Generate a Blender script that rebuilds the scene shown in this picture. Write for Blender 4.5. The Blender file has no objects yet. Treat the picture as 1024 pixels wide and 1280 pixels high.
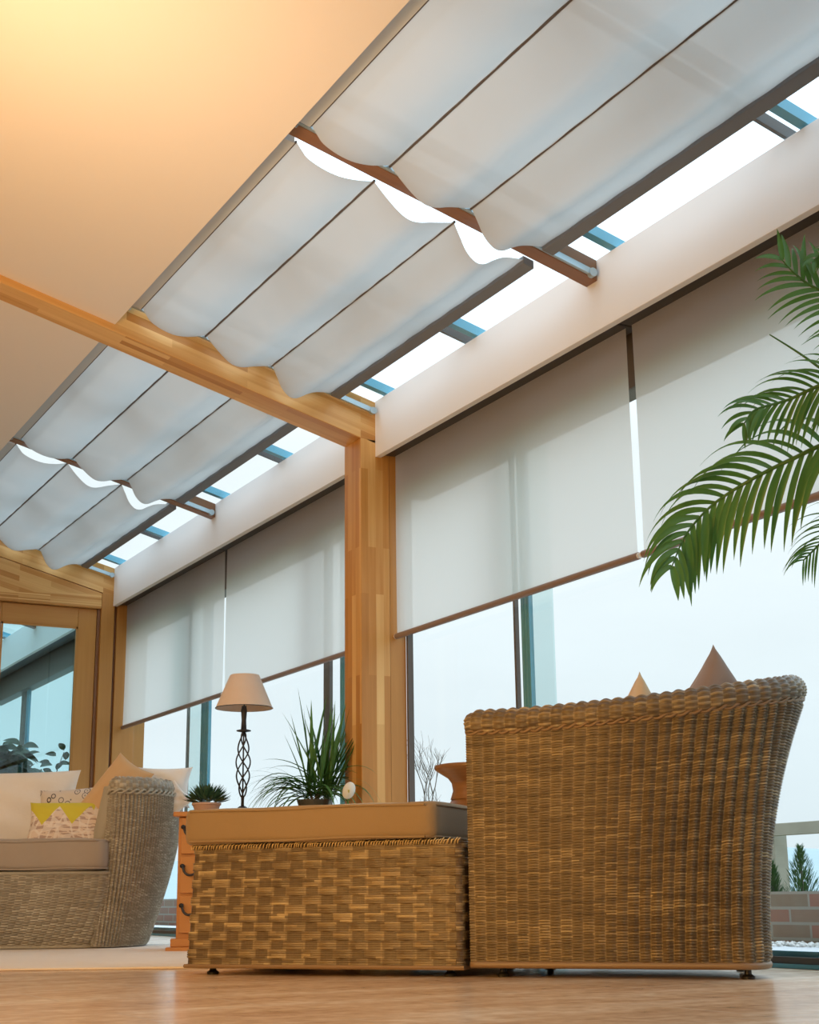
import bpy, bmesh, math, random
import numpy as np
from mathutils import Vector, Matrix
random.seed(7)
S = bpy.context.scene
COL = S.collection
PI = math.pi

# ------------------------------------------------------------------ camera
RX = np.array([0.877607, -0.47923, -0.012038]); UY = np.array([-0.112002, -0.229396, 0.966868]); FW = np.array([0.466113, 0.847181, 0.254994])
FPX = 1818.6
CAM = np.array([0.0, 0.0, 0.207])
cd = bpy.data.cameras.new('camera'); cam = bpy.data.objects.new('camera', cd); COL.objects.link(cam)
M = Matrix(((RX[0], UY[0], -FW[0], CAM[0]), (RX[1], UY[1], -FW[1], CAM[1]), (RX[2], UY[2], -FW[2], CAM[2]), (0, 0, 0, 1)))
cam.matrix_world = M
cd.sensor_fit = 'VERTICAL'; cd.sensor_height = 36; cd.lens = FPX * 36 / 1280; cd.clip_end = 2000; cd.clip_start = 0.02
S.camera = cam

HR = np.array([0.8763, -0.4818, 0.0]); HF = np.array([0.4818, 0.8763, 0.0])   # horizontal right / forward of the viewer
def LD(L, D, z=0.0):                       # plan coordinates: lateral, depth
    return HR * L + HF * D + np.array([0, 0, z])
def at(u, v, D):                           # point seen at (u, v) standing at horizontal depth D
    d = FW + (u - 512) / FPX * RX - (v - 640) / FPX * UY
    return CAM + d * (D / (d @ HF))
def floor_at(u, D, z=0.0):                 # bearing of column u at depth D, height z
    v = 1118
    for _ in range(30):
        p = at(u, v, D); v += (p[2] - z) * 900 / D
    return at(u, v, D)

# ------------------------------------------------------------------ objects
def mesh(name, V, F, uv=None, smooth=False):
    me = bpy.data.meshes.new(name)
    V = np.asarray(V, dtype=float)
    me.from_pydata([tuple(v) for v in V], [], F)
    if uv is not None:
        l = me.uv_layers.new(name='UVMap')
        idx = np.empty(len(me.loops), dtype=np.int32); me.loops.foreach_get('vertex_index', idx)
        if len(uv) == len(V): data = np.asarray(uv, dtype=float)[idx]
        else: data = np.asarray(uv, dtype=float)
        l.data.foreach_set('uv', data.ravel())
    if smooth: me.polygons.foreach_set('use_smooth', [True] * len(me.polygons))
    me.update()
    return me
def origin(par):
    o = Vector((0, 0, 0))
    while par is not None: o = o + par.location; par = par.parent
    return o
class MB:
    def __init__(s): s.V = []; s.F = []; s.U = []      # U per loop
    def quad_box(s, P, L=None):
        """P: 8 corners, bottom 4 ccw then top 4; uv in metres, u along the longest edge"""
        b = len(s.V); s.V += [tuple(map(float, p)) for p in P]
        for f in ((3, 2, 1, 0), (4, 5, 6, 7), (0, 1, 5, 4), (1, 2, 6, 5), (2, 3, 7, 6), (3, 0, 4, 7)):
            s.F.append(tuple(b + i for i in f))
            q = [np.array(P[i], float) for i in f]
            e1 = np.linalg.norm(q[1] - q[0]); e2 = np.linalg.norm(q[3] - q[0]); k = (b * 0.37) % 5
            if e1 >= e2: s.U += [(k, k), (k + e1, k), (k + e1, k + e2), (k, k + e2)]
            else: s.U += [(k, k + 0), (k, k + e1), (k + e2, k + e1), (k + e2, k)]
    def box(s, x0, x1, y0, y1, z0, z1):
        s.quad_box([(x0, y0, z0), (x1, y0, z0), (x1, y1, z0), (x0, y1, z0), (x0, y0, z1), (x1, y0, z1), (x1, y1, z1), (x0, y1, z1)])
    def slab(s, x0, x1, y0, y1, zf0, zf1):
        s.quad_box([(x0, y0, zf0(x0)), (x1, y0, zf0(x1)), (x1, y1, zf0(x1)), (x0, y1, zf0(x0)), (x0, y0, zf1(x0)), (x1, y0, zf1(x1)), (x1, y1, zf1(x1)), (x0, y1, zf1(x0))])
    def obox(s, c, ax, ay, az, hx, hy, hz):
        c, ax, ay, az = [np.array(t, float) for t in (c, ax, ay, az)]
        s.quad_box([c + ax * hx * i + ay * hy * j + az * hz * k for k in (-1, 1) for i, j in ((-1, -1), (1, -1), (1, 1), (-1, 1))])
    def tube(s, pts, r, n=8, cap=True):
        pts = [np.array(p, float) for p in pts]; rs = r if hasattr(r, '__len__') else [r] * len(pts)
        b = len(s.V); prev = None
        for i, p in enumerate(pts):
            t = pts[min(i + 1, len(pts) - 1)] - pts[max(i - 1, 0)]; t = t / (np.linalg.norm(t) + 1e-12)
            if prev is None:
                a = np.cross(t, (0, 0, 1)) if abs(t[2]) < .9 else np.cross(t, (1, 0, 0))
            else: a = prev - t * (prev @ t)
            a = a / (np.linalg.norm(a) + 1e-12); prev = a; c = np.cross(t, a)
            for k in range(n):
                an = 2 * PI * k / n
                s.V.append(tuple(p + (a * math.cos(an) + c * math.sin(an)) * rs[i]))
        for i in range(len(pts) - 1):
            for k in range(n):
                s.F.append((b + i * n + k, b + i * n + (k + 1) % n, b + (i + 1) * n + (k + 1) % n, b + (i + 1) * n + k)); s.U += [(0, 0), (.1, 0), (.1, .1), (0, .1)]
        if cap:
            s.F.append(tuple(b + k for k in range(n))[::-1]); s.U += [(0, 0)] * n
            e = b + (len(pts) - 1) * n
            s.F.append(tuple(e + k for k in range(n))); s.U += [(0, 0)] * n
    def lathe(s, c, prof, n=32):
        c = np.array(c, float); b = len(s.V); m = len(prof)
        for i, (r, z) in enumerate(prof):
            for k in range(n):
                an = 2 * PI * k / n; s.V.append((c[0] + r * math.cos(an), c[1] + r * math.sin(an), c[2] + z))
        for i in range(m - 1):
            for k in range(n):
                s.F.append((b + i * n + k, b + i * n + (k + 1) % n, b + (i + 1) * n + (k + 1) % n, b + (i + 1) * n + k))
                s.U += [(k / n, i / m), ((k + 1) / n, i / m), ((k + 1) / n, (i + 1) / m), (k / n, (i + 1) / m)]
    def poly(s, pts, uv=None):
        b = len(s.V); s.V += [tuple(map(float, p)) for p in pts]; s.F.append(tuple(range(b, b + len(pts)))); s.U += uv or [(0, 0)] * len(pts)
    def build(s, name, mat, parent=None, smooth=False, bevel=0, kind=None, mod=None):
        o3 = np.array(origin(parent)) if parent else np.zeros(3)
        V = np.array(s.V) - o3
        me = mesh(name, V, s.F, s.U, smooth)
        o = bpy.data.objects.new(name, me); COL.objects.link(o); me.materials.append(mat)
        if parent: o.parent = parent
        if kind: o['kind'] = kind
        if bevel:
            m = o.modifiers.new('b', 'BEVEL'); m.width = bevel; m.segments = 2; m.limit_method = 'ANGLE'; m.angle_limit = 0.6
        return o
def thing(name, loc, label, cat, group=None):
    o = bpy.data.objects.new(name, None); COL.objects.link(o); o.location = tuple(map(float, loc)); o.empty_display_size = .05
    o['label'] = label; o['category'] = cat
    if group: o['group'] = group
    return o
def tag(o, label, cat, group=None):
    o['label'] = label; o['category'] = cat
    if group: o['group'] = group
    return o
def raw(name, V, F, uv, mat, parent=None, smooth=True):
    o3 = np.array(origin(parent)) if parent else np.zeros(3)
    me = mesh(name, np.asarray(V) - o3, F, uv, smooth); o = bpy.data.objects.new(name, me); COL.objects.link(o); me.materials.append(mat)
    if parent: o.parent = parent
    return o
def gridfaces(nw, na, wrap=False):
    F = []
    for j in range(nw - 1):
        for i in range(na - 1 + (1 if wrap else 0)):
            i2 = (i + 1) % na
            F.append((j * na + i, j * na + i2, (j + 1) * na + i2, (j + 1) * na + i))
    return F

# ------------------------------------------------------------------ materials
class N:
    def __init__(s, name):
        s.m = bpy.data.materials.new(name); s.m.use_nodes = True; s.t = s.m.node_tree; s.t.nodes.clear(); s.out = s.t.nodes.new('ShaderNodeOutputMaterial')
    def n(s, ty, **k):
        x = s.t.nodes.new(ty)
        for a, b in k.items():
            if a.startswith('i_'):
                key = a[2:].replace('_', ' ')
                x.inputs[key].default_value = b
            else: setattr(x, a, b)
        return x
    def l(s, a, b): s.t.links.new(a, b)
    def done(s, sh): s.l(sh, s.out.inputs['Surface']); return s.m
    def bsdf(s, col, rough=.6, **k):
        b = s.n('ShaderNodeBsdfPrincipled'); b.inputs['Roughness'].default_value = rough
        if hasattr(col, 'is_linked'): s.l(col, b.inputs['Base Color'])
        else: b.inputs['Base Color'].default_value = (*col, 1)
        for a, v in k.items():
            key = a.replace('_', ' ')
            b.inputs[key].default_value = v
        return b
    def ramp(s, fac, stops, interp='LINEAR'):
        r = s.n('ShaderNodeValToRGB'); r.color_ramp.interpolation = interp
        e = r.color_ramp.elements
        while len(e) < len(stops): e.new(0.5)
        for i, (p, c) in enumerate(stops): e[i].position = p; e[i].color = (*c, 1)
        s.l(fac, r.inputs[0]); return r.outputs[0]
    def uv(s): return s.n('ShaderNodeTexCoord').outputs['UV']
    def obj(s): return s.n('ShaderNodeTexCoord').outputs['Object']
    def mapv(s, vec, sc=(1, 1, 1), loc=(0, 0, 0), rot=(0, 0, 0)):
        m = s.n('ShaderNodeMapping'); s.l(vec, m.inputs[0]); m.inputs['Scale'].default_value = sc; m.inputs['Location'].default_value = loc; m.inputs['Rotation'].default_value = rot; return m.outputs[0]
    def noise(s, vec, scale=5, detail=3, rough=.5, out='Fac'):
        x = s.n('ShaderNodeTexNoise'); s.l(vec, x.inputs['Vector']); x.inputs['Scale'].default_value = scale; x.inputs['Detail'].default_value = detail; x.inputs['Roughness'].default_value = rough
        return x.outputs[out]
    def math(s, op, a, b=None, c=None):
        x = s.n('ShaderNodeMath', operation=op)
        for i, t in enumerate((a, b, c)):
            if t is None: continue
            if hasattr(t, 'is_linked'): s.l(t, x.inputs[i])
            else: x.inputs[i].default_value = t
        return x.outputs[0]
    def mix(s, f, a, b, blend='MIX'):
        x = s.n('ShaderNodeMix', data_type='RGBA', blend_type=blend)
        for key, t in ((0, f), (6, a), (7, b)):
            if hasattr(t, 'is_linked'): s.l(t, x.inputs[key])
            elif key == 0: x.inputs[0].default_value = t
            else: x.inputs[key].default_value = (*t, 1)
        return x.outputs[2]
    def bump(s, h, strength=.3, dist=.005):
        b = s.n('ShaderNodeBump'); b.inputs['Strength'].default_value = strength; b.inputs['Distance'].default_value = dist; s.l(h, b.inputs['Height']); return b.outputs[0]

def plain(name, col, rough=.6, **k):
    m = N(name); return m.done(m.bsdf(col, rough, **k).outputs[0])
def mottled(name, c1, c2, scale=8, rough=.6, bump=0, bs=60, **k):
    m = N(name); o = m.obj(); f = m.noise(o, scale, 4, .6); c = m.mix(f, c1, c2)
    b = m.bsdf(c, rough, **k)
    if bump: m.l(m.bump(m.noise(o, bs, 3), bump, .002), b.inputs['Normal'])
    return m.done(b.outputs[0])

def oak(name, c1, c2, c3, bw=.55, rh=.036, stave=1.0, rough=.38):
    m = N(name); uv = m.uv()
    br = m.n('ShaderNodeTexBrick'); m.l(uv, br.inputs['Vector'])
    br.offset = .37; br.offset_frequency = 2
    for k, v in (('Scale', 1), ('Mortar Size', 0), ('Brick Width', bw), ('Row Height', rh), ('Bias', 0)): br.inputs[k].default_value = v
    br.inputs['Color1'].default_value = (0, 0, 0, 1); br.inputs['Color2'].default_value = (1, 1, 1, 1)
    g = m.noise(m.mapv(uv, (2.2, 55, 1)), 1, 4, .6)
    g2 = m.noise(m.mapv(uv, (1.2, 9, 1)), 1, 2, .5)
    f = m.math('ADD', m.math('MULTIPLY', br.outputs[0], .55 * stave), m.math('ADD', m.math('MULTIPLY', g, .35), m.math('MULTIPLY', g2, .35)))
    c = m.ramp(f, [(.18, c3), (.5, c1), (.95, c2)])
    b = m.bsdf(c, rough); m.l(m.bump(g, .15, .002), b.inputs['Normal'])
    return m.done(b.outputs[0])
OAK = oak('laminated_oak', (.54, .26, .06), (.80, .53, .21), (.35, .145, .026))
OAKP = oak('plain_oak', (.50, .25, .06), (.60, .35, .11), (.40, .18, .04), 3, .4, .3)
PINE = oak('orange_pine', (.52, .22, .06), (.58, .27, .09), (.44, .17, .04), 3, .5, .3)
OAKR = oak('rafter_oak', (.26, .13, .06), (.34, .19, .10), (.18, .08, .035), 2, .2, .4)
PLASTER = mottled('white_plaster', (.80, .80, .79), (.84, .84, .83), 3, .7)
CEIL = plain('ceiling_plaster', (.84, .80, .74), .42)
WALLM = plain('wall_plaster', (.72, .66, .58), .8)
DARKG = plain('dark_bronze_metal', (.065, .06, .055), .45)
BARG = plain('grey_bar', (.15, .165, .185), .5)
RAILG = plain('grey_head_rail', (.55, .60, .63), .6)
FRAME = plain('blue_grey_aluminium', (.12, .38, .52), .35)
FRAMED = plain('brown_grey_frame', (.10, .085, .075), .4)
ALU = plain('anodised_aluminium', (.42, .56, .64), .3, Metallic=.6)
WHITEP = plain('white_plastic', (.75, .78, .8), .4)
BRONZE = plain('blind_bar_bronze', (.25, .19, .165), .45)
BLACKM = plain('black_metal', (.015, .015, .016), .4)
IRON = plain('wrought_iron', (.03, .03, .035), .5)

def glass(name, refl=.06, tint=(.97, .99, .99)):
    m = N(name); t = m.n('ShaderNodeBsdfTransparent'); t.inputs[0].default_value = (*tint, 1)
    g = m.n('ShaderNodeBsdfGlossy'); g.inputs['Roughness'].default_value = .0; g.inputs[0].default_value = (.95, .98, 1, 1)
    mx = m.n('ShaderNodeMixShader'); mx.inputs[0].default_value = refl
    m.l(t.outputs[0], mx.inputs[1]); m.l(g.outputs[0], mx.inputs[2]); return m.done(mx.outputs[0])
GLASS = glass('window_glass', .03)
GLASSR = glass('roof_glass', .02)
GLASS2 = glass('overlapped_glass', .08, (.84, .93, .93))
MIRG = glass('door_glass', .05, (.74, .90, .92))

def blindfab(name, col, trans=.10, t=.62, sc=900):
    m = N(name); o = m.obj()
    d = m.n('ShaderNodeBsdfDiffuse'); d.inputs[0].default_value = (*col, 1)
    tr = m.n('ShaderNodeBsdfTranslucent'); tr.inputs[0].default_value = (*col, 1)
    tp = m.n('ShaderNodeBsdfTransparent')
    a = m.n('ShaderNodeMixShader'); a.inputs[0].default_value = t; m.l(d.outputs[0], a.inputs[1]); m.l(tr.outputs[0], a.inputs[2])
    b = m.n('ShaderNodeMixShader'); b.inputs[0].default_value = trans; m.l(a.outputs[0], b.inputs[1]); m.l(tp.outputs[0], b.inputs[2])
    w = m.noise(m.mapv(o, (1, 1, 1)), 14, 5, .7); bn = m.bump(w, .12, .003)
    m.l(bn, d.inputs['Normal'])
    return m.done(b.outputs[0])
FAB = blindfab('roller_fabric', (.87, .85, .81), .10, .76)
RFAB = blindfab('roof_blind_fabric', (.55, .57, .56), .02, .32)
SEAM = plain('seam_rod_metal', (.10, .085, .075), .5)

def wicker(name, stops, stake, ribs=9.0, rough=.42, bundle=1.0, thr=-.12, sm=.8):
    """strand colours vary along the cane; where a strand passes behind, the upright stake shows"""
    m = N(name); uv = m.uv(); sp = m.n('ShaderNodeSeparateXYZ'); m.l(uv, sp.inputs[0])
    idv = m.math('FLOOR', sp.outputs[1])
    wn0 = m.n('ShaderNodeTexWhiteNoise', noise_dimensions='1D'); m.l(idv, wn0.inputs['W'])
    seg = m.math('FLOOR', m.math('ADD', m.math('DIVIDE', sp.outputs[0], ribs), m.math('MULTIPLY', wn0.outputs[0], 7.0)))
    cv = m.n('ShaderNodeCombineXYZ'); m.l(idv, cv.inputs[0]); m.l(seg, cv.inputs[1])
    wn = m.n('ShaderNodeTexWhiteNoise', noise_dimensions='2D'); m.l(cv.outputs[0], wn.inputs['Vector'])
    big = m.noise(m.mapv(uv, (.12, .035, 1)), 1, 3, .6)
    fine = m.noise(m.mapv(uv, (3, 1.2, 1)), 1, 2, .5)
    f = m.math('ADD', m.math('MULTIPLY', wn.outputs[0], .55), m.math('ADD', m.math('MULTIPLY', big, .45), m.math('MULTIPLY', fine, .10)))
    c = m.ramp(f, stops)
    par = m.math('SUBTRACT', m.math('MULTIPLY', m.math('FLOORED_MODULO', m.math('FLOOR', m.math('DIVIDE', sp.outputs[1], bundle)), 2.0), -2.0), -1.0)
    over = m.math('MULTIPLY', m.math('COSINE', m.math('MULTIPLY', sp.outputs[0], PI)), par)
    st = m.noise(m.mapv(uv, (9, .15, 1)), 1, 2, .6)
    sc = m.mix(st, tuple(x * .6 for x in stake), tuple(x * 1.5 for x in stake))
    mr = m.n('ShaderNodeMapRange', interpolation_type='SMOOTHSTEP'); m.l(over, mr.inputs[0]); mr.inputs[1].default_value = thr - .12; mr.inputs[2].default_value = thr + .12; mr.inputs[3].default_value = 1; mr.inputs[4].default_value = 0
    c = m.mix(m.math('MULTIPLY', mr.outputs[0], sm), c, sc)
    col = m.n('ShaderNodeTexWhiteNoise', noise_dimensions='2D'); cc = m.n('ShaderNodeCombineXYZ'); m.l(m.math('ROUND', sp.outputs[0]), cc.inputs[0]); m.l(m.math('FLOOR', m.math('DIVIDE', sp.outputs[1], 11.0)), cc.inputs[1]); m.l(cc.outputs[0], col.inputs['Vector'])
    c = m.mix(m.math('MULTIPLY', col.outputs[0], .45), c, tuple(x * .9 for x in stake))
    b = m.bsdf(c, rough); return m.done(b.outputs[0])
BST = [(.15, (.085, .06, .03)), (.45, (.18, .132, .07)), (.72, (.29, .22, .12)), (.95, (.56, .45, .25))]
WICK = wicker('brown_wicker', BST, (.09, .064, .036), 3.0, sm=.7)
WICKO = wicker('brown_basket_wicker', BST, (.075, .048, .024), 2.3, bundle=4.0, thr=-.35)
WICKL = wicker('grey_brown_wicker', [(.15, (.20, .17, .12)), (.5, (.36, .32, .24)), (.75, (.48, .44, .34)), (.95, (.68, .65, .55))], (.26, .23, .17), 3.0)
WICKD = plain('woven_edge_cane', (.60, .45, .22), .45)
WINNER2 = plain('plait_cane', (.22, .145, .08), .45)
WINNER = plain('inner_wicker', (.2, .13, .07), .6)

def fabric(name, c1, c2, scale=300, bump=.25, rough=.85, sheen=0.2):
    m = N(name); o = m.obj(); f = m.noise(o, 6, 5, .65); c = m.mix(f, c1, c2)
    b = m.bsdf(c, rough); b.inputs['Sheen Weight'].default_value = sheen
    m.l(m.bump(m.noise(o, scale, 2), bump, .0015), b.inputs['Normal']); return m.done(b.outputs[0])
TANF = fabric('tan_canvas', (.25, .175, .09), (.29, .205, .11))
GREYF = fabric('grey_tan_seat_canvas', (.34, .28, .22), (.39, .33, .27))
WHITEF = fabric('white_fur_fabric', (.78, .73, .66), (.86, .83, .78), 45, .9)
WHITEC = fabric('white_cotton', (.82, .81, .79), (.87, .87, .86), 30, .5)
TANC = fabric('tan_cotton', (.58, .38, .19), (.64, .43, .23))
BROWNC = fabric('brown_cushion_cloth', (.22, .14, .10), (.27, .18, .13))
RUGM = fabric('cream_rug_wool', (.70, .63, .55), (.80, .74, .67), 80, 1.0)

def leafcush():
    m = N('leaf_print_cotton'); uv = m.uv()
    vo = m.n('ShaderNodeTexVoronoi', feature='F1'); m.l(m.mapv(uv, (9, 6, 1), rot=(0, 0, .7)), vo.inputs['Vector']); vo.inputs['Scale'].default_value = 1; vo.inputs['Randomness'].default_value = .6
    d = vo.outputs['Distance']
    ring = m.math('SUBTRACT', m.math('LESS_THAN', d, .40), m.math('LESS_THAN', d, .30))
    fill = m.math('LESS_THAN', d, .16)
    hue = m.n('ShaderNodeSeparateColor'); m.l(vo.outputs['Color'], hue.inputs[0])
    dk = m.mix(hue.outputs[0], (.07, .055, .05), (.22, .2, .2))
    c = m.mix(ring, (.70, .62, .54), dk); c = m.mix(m.math('MULTIPLY', fill, .8), c, (.25, .26, .23))
    return m.done(m.bsdf(c, .85).outputs[0])
def tricush():
    m = N('yellow_bunting_cotton'); uv = m.uv(); sp = m.n('ShaderNodeSeparateXYZ'); m.l(uv, sp.inputs[0])
    u, v = sp.outputs[0], sp.outputs[1]
    tri = m.math('ABSOLUTE', m.math('SUBTRACT', m.math('FRACT', m.math('MULTIPLY', u, 2.6)), .5))      # 0 centre .5 edge
    lim = m.math('ADD', .42, m.math('MULTIPLY', tri, .85))
    yel = m.math('MULTIPLY', m.math('GREATER_THAN', v, lim), m.math('LESS_THAN', u, .82))
    w = m.n('ShaderNodeTexVoronoi', feature='DISTANCE_TO_EDGE'); m.l(m.mapv(uv, (9, 4, 1), rot=(0, 0, .6)), w.inputs['Vector']); w.inputs['Scale'].default_value = 1
    line = m.math('LESS_THAN', w.outputs['Distance'], .09)
    nz = m.noise(m.mapv(uv, (4, 14, 1), rot=(0, 0, -.6)), 1, 3)
    base = m.mix(m.math('GREATER_THAN', nz, .52), (.72, .60, .50), (.45, .33, .27))
    base = m.mix(m.math('MULTIPLY', line, .6), base, (.82, .76, .70))
    c = m.mix(yel, base, (.62, .55, .05))
    return m.done(m.bsdf(c, .85).outputs[0])
LEAFC = leafcush(); TRIC = tricush()

def floormat():
    m = N('travertine_tiles'); g = m.n('ShaderNodeNewGeometry').outputs['Position']
    p = m.mapv(g, (1, 1, 1), rot=(0, 0, .0))
    n1 = m.noise(m.mapv(p, (1.1, 3.6, 1), rot=(0, 0, .45)), 1.6, 6, .62)
    n2 = m.noise(p, 22, 4, .6)
    f = m.math('ADD', m.math('MULTIPLY', n1, .75), m.math('MULTIPLY', n2, .25))
    c = m.ramp(f, [(.34, (.50, .31, .18)), (.5, (.68, .48, .31)), (.66, (.86, .70, .52))])
    br = m.n('ShaderNodeTexBrick'); m.l(p, br.inputs['Vector']); br.offset = .5
    for k, v in (('Scale', 1), ('Mortar Size', .0035), ('Brick Width', .6), ('Row Height', .4), ('Mortar Smooth', .1)): br.inputs[k].default_value = v
    c = m.mix(br.outputs['Fac'], c, (.66, .52, .38))
    b = m.bsdf(c, .22); m.l(m.math('ADD', .12, m.math('MULTIPLY', n2, .2)), b.inputs['Roughness'])
    b.inputs['Specular IOR Level'].default_value = .5
    m.l(m.bump(m.math('SUBTRACT', m.math('MULTIPLY', n2, .4), br.outputs['Fac']), .12, .002), b.inputs['Normal']); return m.done(b.outputs[0])
FLOORM = floormat()

def leafm(name, c1, c2, rough=.38, t=.25):
    m = N(name); o = m.obj(); f = m.noise(o, 9, 3); c = m.mix(f, c1, c2)
    b = m.bsdf(c, rough); tr = m.n('ShaderNodeBsdfTranslucent'); m.l(c, tr.inputs[0])
    x = m.n('ShaderNodeMixShader'); x.inputs[0].default_value = t; m.l(b.outputs[0], x.inputs[1]); m.l(tr.outputs[0], x.inputs[2]); return m.done(x.outputs[0])
PALM = leafm('palm_leaf', (.06, .19, .03), (.13, .30, .07), .35, .3)
SPIKY = leafm('spiky_leaf', (.035, .13, .03), (.13, .30, .08), .35, .3)
DARKL = leafm('dark_leaf', (.02, .045, .015), (.05, .08, .025), .6, .1)
SUCC = leafm('succulent_leaf', (.03, .09, .05), (.08, .16, .08), .4, .1)
CONIF = leafm('conifer_leaf', (.03, .10, .03), (.07, .17, .05), .6, .2)
BARK = mottled('bark', (.10, .09, .08), (.17, .15, .13), 20, .8)
PETAL = leafm('white_petal', (.85, .84, .75), (.9, .9, .85), .4, .3)
POT = mottled('terracotta_pot', (.50, .33, .25), (.62, .45, .36), 12, .7)
POTD = plain('dark_glazed_pot', (.08, .09, .08), .3)
SHADE = None
def shadem():
    m = N('parchment_shade'); o = m.obj(); f = m.noise(o, 9, 5, .65); c = m.mix(f, (.80, .64, .50), (.88, .76, .66))
    d = m.bsdf(c, .8); tr = m.n('ShaderNodeBsdfTranslucent'); m.l(c, tr.inputs[0])
    x = m.n('ShaderNodeMixShader'); x.inputs[0].default_value = .22; m.l(d.outputs[0], x.inputs[1]); m.l(tr.outputs[0], x.inputs[2]); return m.done(x.outputs[0])
SHADE = shadem()
def brickm():
    m = N('old_red_brick'); uv = m.uv()
    br = m.n('ShaderNodeTexBrick'); m.l(uv, br.inputs['Vector'])
    for k, v in (('Scale', 1), ('Mortar Size', .006), ('Brick Width', .225), ('Row Height', .06), ('Bias', -.2)): br.inputs[k].default_value = v
    br.inputs['Color1'].default_value = (.34, .12, .085, 1); br.inputs['Color2'].default_value = (.20, .19, .13, 1); br.inputs['Mortar'].default_value = (.34, .32, .28, 1)
    n = m.noise(m.mapv(uv, (9, 9, 1)), 1, 5, .7); c = m.mix(m.math('MULTIPLY', n, .45), br.outputs[0], (.26, .30, .24))
    b = m.bsdf(c, .9); m.l(m.bump(br.outputs['Fac'], -.5, .01), b.inputs['Normal']); return m.done(b.outputs[0])
BRICK = brickm()
PAVE = mottled('pale_paving', (.58, .60, .62), (.68, .69, .70), 4, .5)
GRAV = mottled('white_gravel_stone', (.6, .6, .58), (.8, .8, .78), 30, .8)
FENCE = mottled('weathered_fence_timber', (.32, .30, .24), (.44, .42, .35), 10, .9)
SOIL = mottled('grassy_soil', (.10, .13, .07), (.16, .17, .10), 6, .9)
HILL = mottled('hazy_hill', (.30, .38, .40), (.40, .48, .50), .02, 1.0)  # distance haze mixed into the colour as pale blue-green
VASEM = oak('carved_wood', (.30, .15, .06), (.46, .27, .12), (.13, .06, .025), 2, .5, .4, .3)

# ------------------------------------------------------------------ roof planes
SL = 0.2628
raf = lambda x, o=0.0: 2.964 - SL * x + o      # underside of the thin rafters
beam = lambda x, o=0.0: 2.848 - SL * x + o     # underside of the deep beams
glz = lambda x, o=0.0: 3.045 - SL * x + o      # roof glass
XK, XB, XW = 2.793, 2.885, 2.97
YG = 9.10                                      # gable wall face
XC = 1.612                                     # ceiling edge
Y0, XL = -1.9, -2.4
BEAMS = [(-1.90, -1.74), (1.66, 1.82), (5.38, 5.5375), (YG, YG + .16)]
RAFT = [(3.722, 3.786), (7.290, 7.352), (-.07, -.006)]

def struct(mb, name, mat, **k): return mb.build(name, mat, kind='structure', **k)
m = MB(); m.box(XL - .2, 3.02, Y0 - .2, YG + .2, -.1, 0); struct(m, 'floor', FLOORM)
m = MB(); m.slab(XL, XC, Y0, YG, lambda x: beam(x, .03), lambda x: beam(x, .19)); struct(m, 'ceiling', CEIL)
m = MB(); m.box(XL - .1, XL, Y0, YG, 0, 3.7); struct(m, 'wall_left', WALLM)
m = MB(); m.box(XL - .1, 3.0, Y0 - .1, Y0, 0, 3.7); struct(m, 'wall_back', WALLM)
m = MB(); m.box(XL - .1, 1.28, YG, YG + .15, 0, 3.55); struct(m, 'wall_gable', WALLM)
# next bay of the sunroom, behind the gable door
YE = 13.1
m = MB(); m.box(.3, 3.0, YE, YE + .1, 0, 2.6); struct(m, 'wall_far', WALLM)
m = MB(); m.box(.3, 3.02, YG + .21, YE, -.1, 0); struct(m, 'floor_annex', FLOORM)
m = MB(); m.slab(.4, 1.5, YG + .165, YE, lambda x: beam(x, .03), lambda x: beam(x, .15)); struct(m, 'ceiling_annex', WALLM)
m = MB(); m.box(.3, .4, YG + .165, YE, 0, 2.7); struct(m, 'wall_annex', WALLM)

# ---- beams, posts
tn = [0]
def trim(mb, mat, **k):
    tn[0] += 1; return struct(mb, 'trim_%d' % tn[0], mat, **k)
for k, (a, b) in enumerate(BEAMS[1:3]):
    m = MB(); m.slab(XL, 2.80, a, b, lambda x: beam(x), lambda x: glz(x, -.004)); trim(m, OAK, bevel=.004)
    m = MB(); m.box(2.7213, 2.86, a, b, 0, beam(2.7213) - .0005); trim(m, OAK, bevel=.003)      # post
    m = MB(); m.box(2.8605, 2.935, a + .001, b - .001, 0, 2.3); trim(m, OAKP)                       # lining behind it
a, b = BEAMS[3]
m = MB(); m.slab(XL, 2.80, a + .001, b, lambda x: beam(x) + .004, lambda x: glz(x, -.004)); trim(m, OAK, bevel=.003)
V = []; 
m = MB(); 
m.quad_box([(1.28, a, 2.033), (2.7165, a, 2.033), (2.7165, b, 2.033), (1.28, b, 2.033), (1.28, a, beam(1.28)), (2.7165, a, beam(2.7165)), (2.7165, b, beam(2.7165)), (1.28, b, beam(1.28))]); trim(m, OAK, bevel=.003)
m = MB(); m.box(2.7175, 2.805, a, b, 0, beam(2.7175) + .002); trim(m, OAKP, bevel=.003)
m = MB(); m.box(2.825, 3.035, a + .006, b, 0, 2.30); trim(m, OAKP, bevel=.002)
m = MB(); m.box(2.805, 2.825, a + .03, b, 0, 2.2); trim(m, OAKR)
for a, b in RAFT:
    m = MB(); m.slab(XC - .1, XK - .001, a, b, lambda x: raf(x), lambda x: glz(x, -.004)); trim(m, OAKR, bevel=.003)
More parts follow.
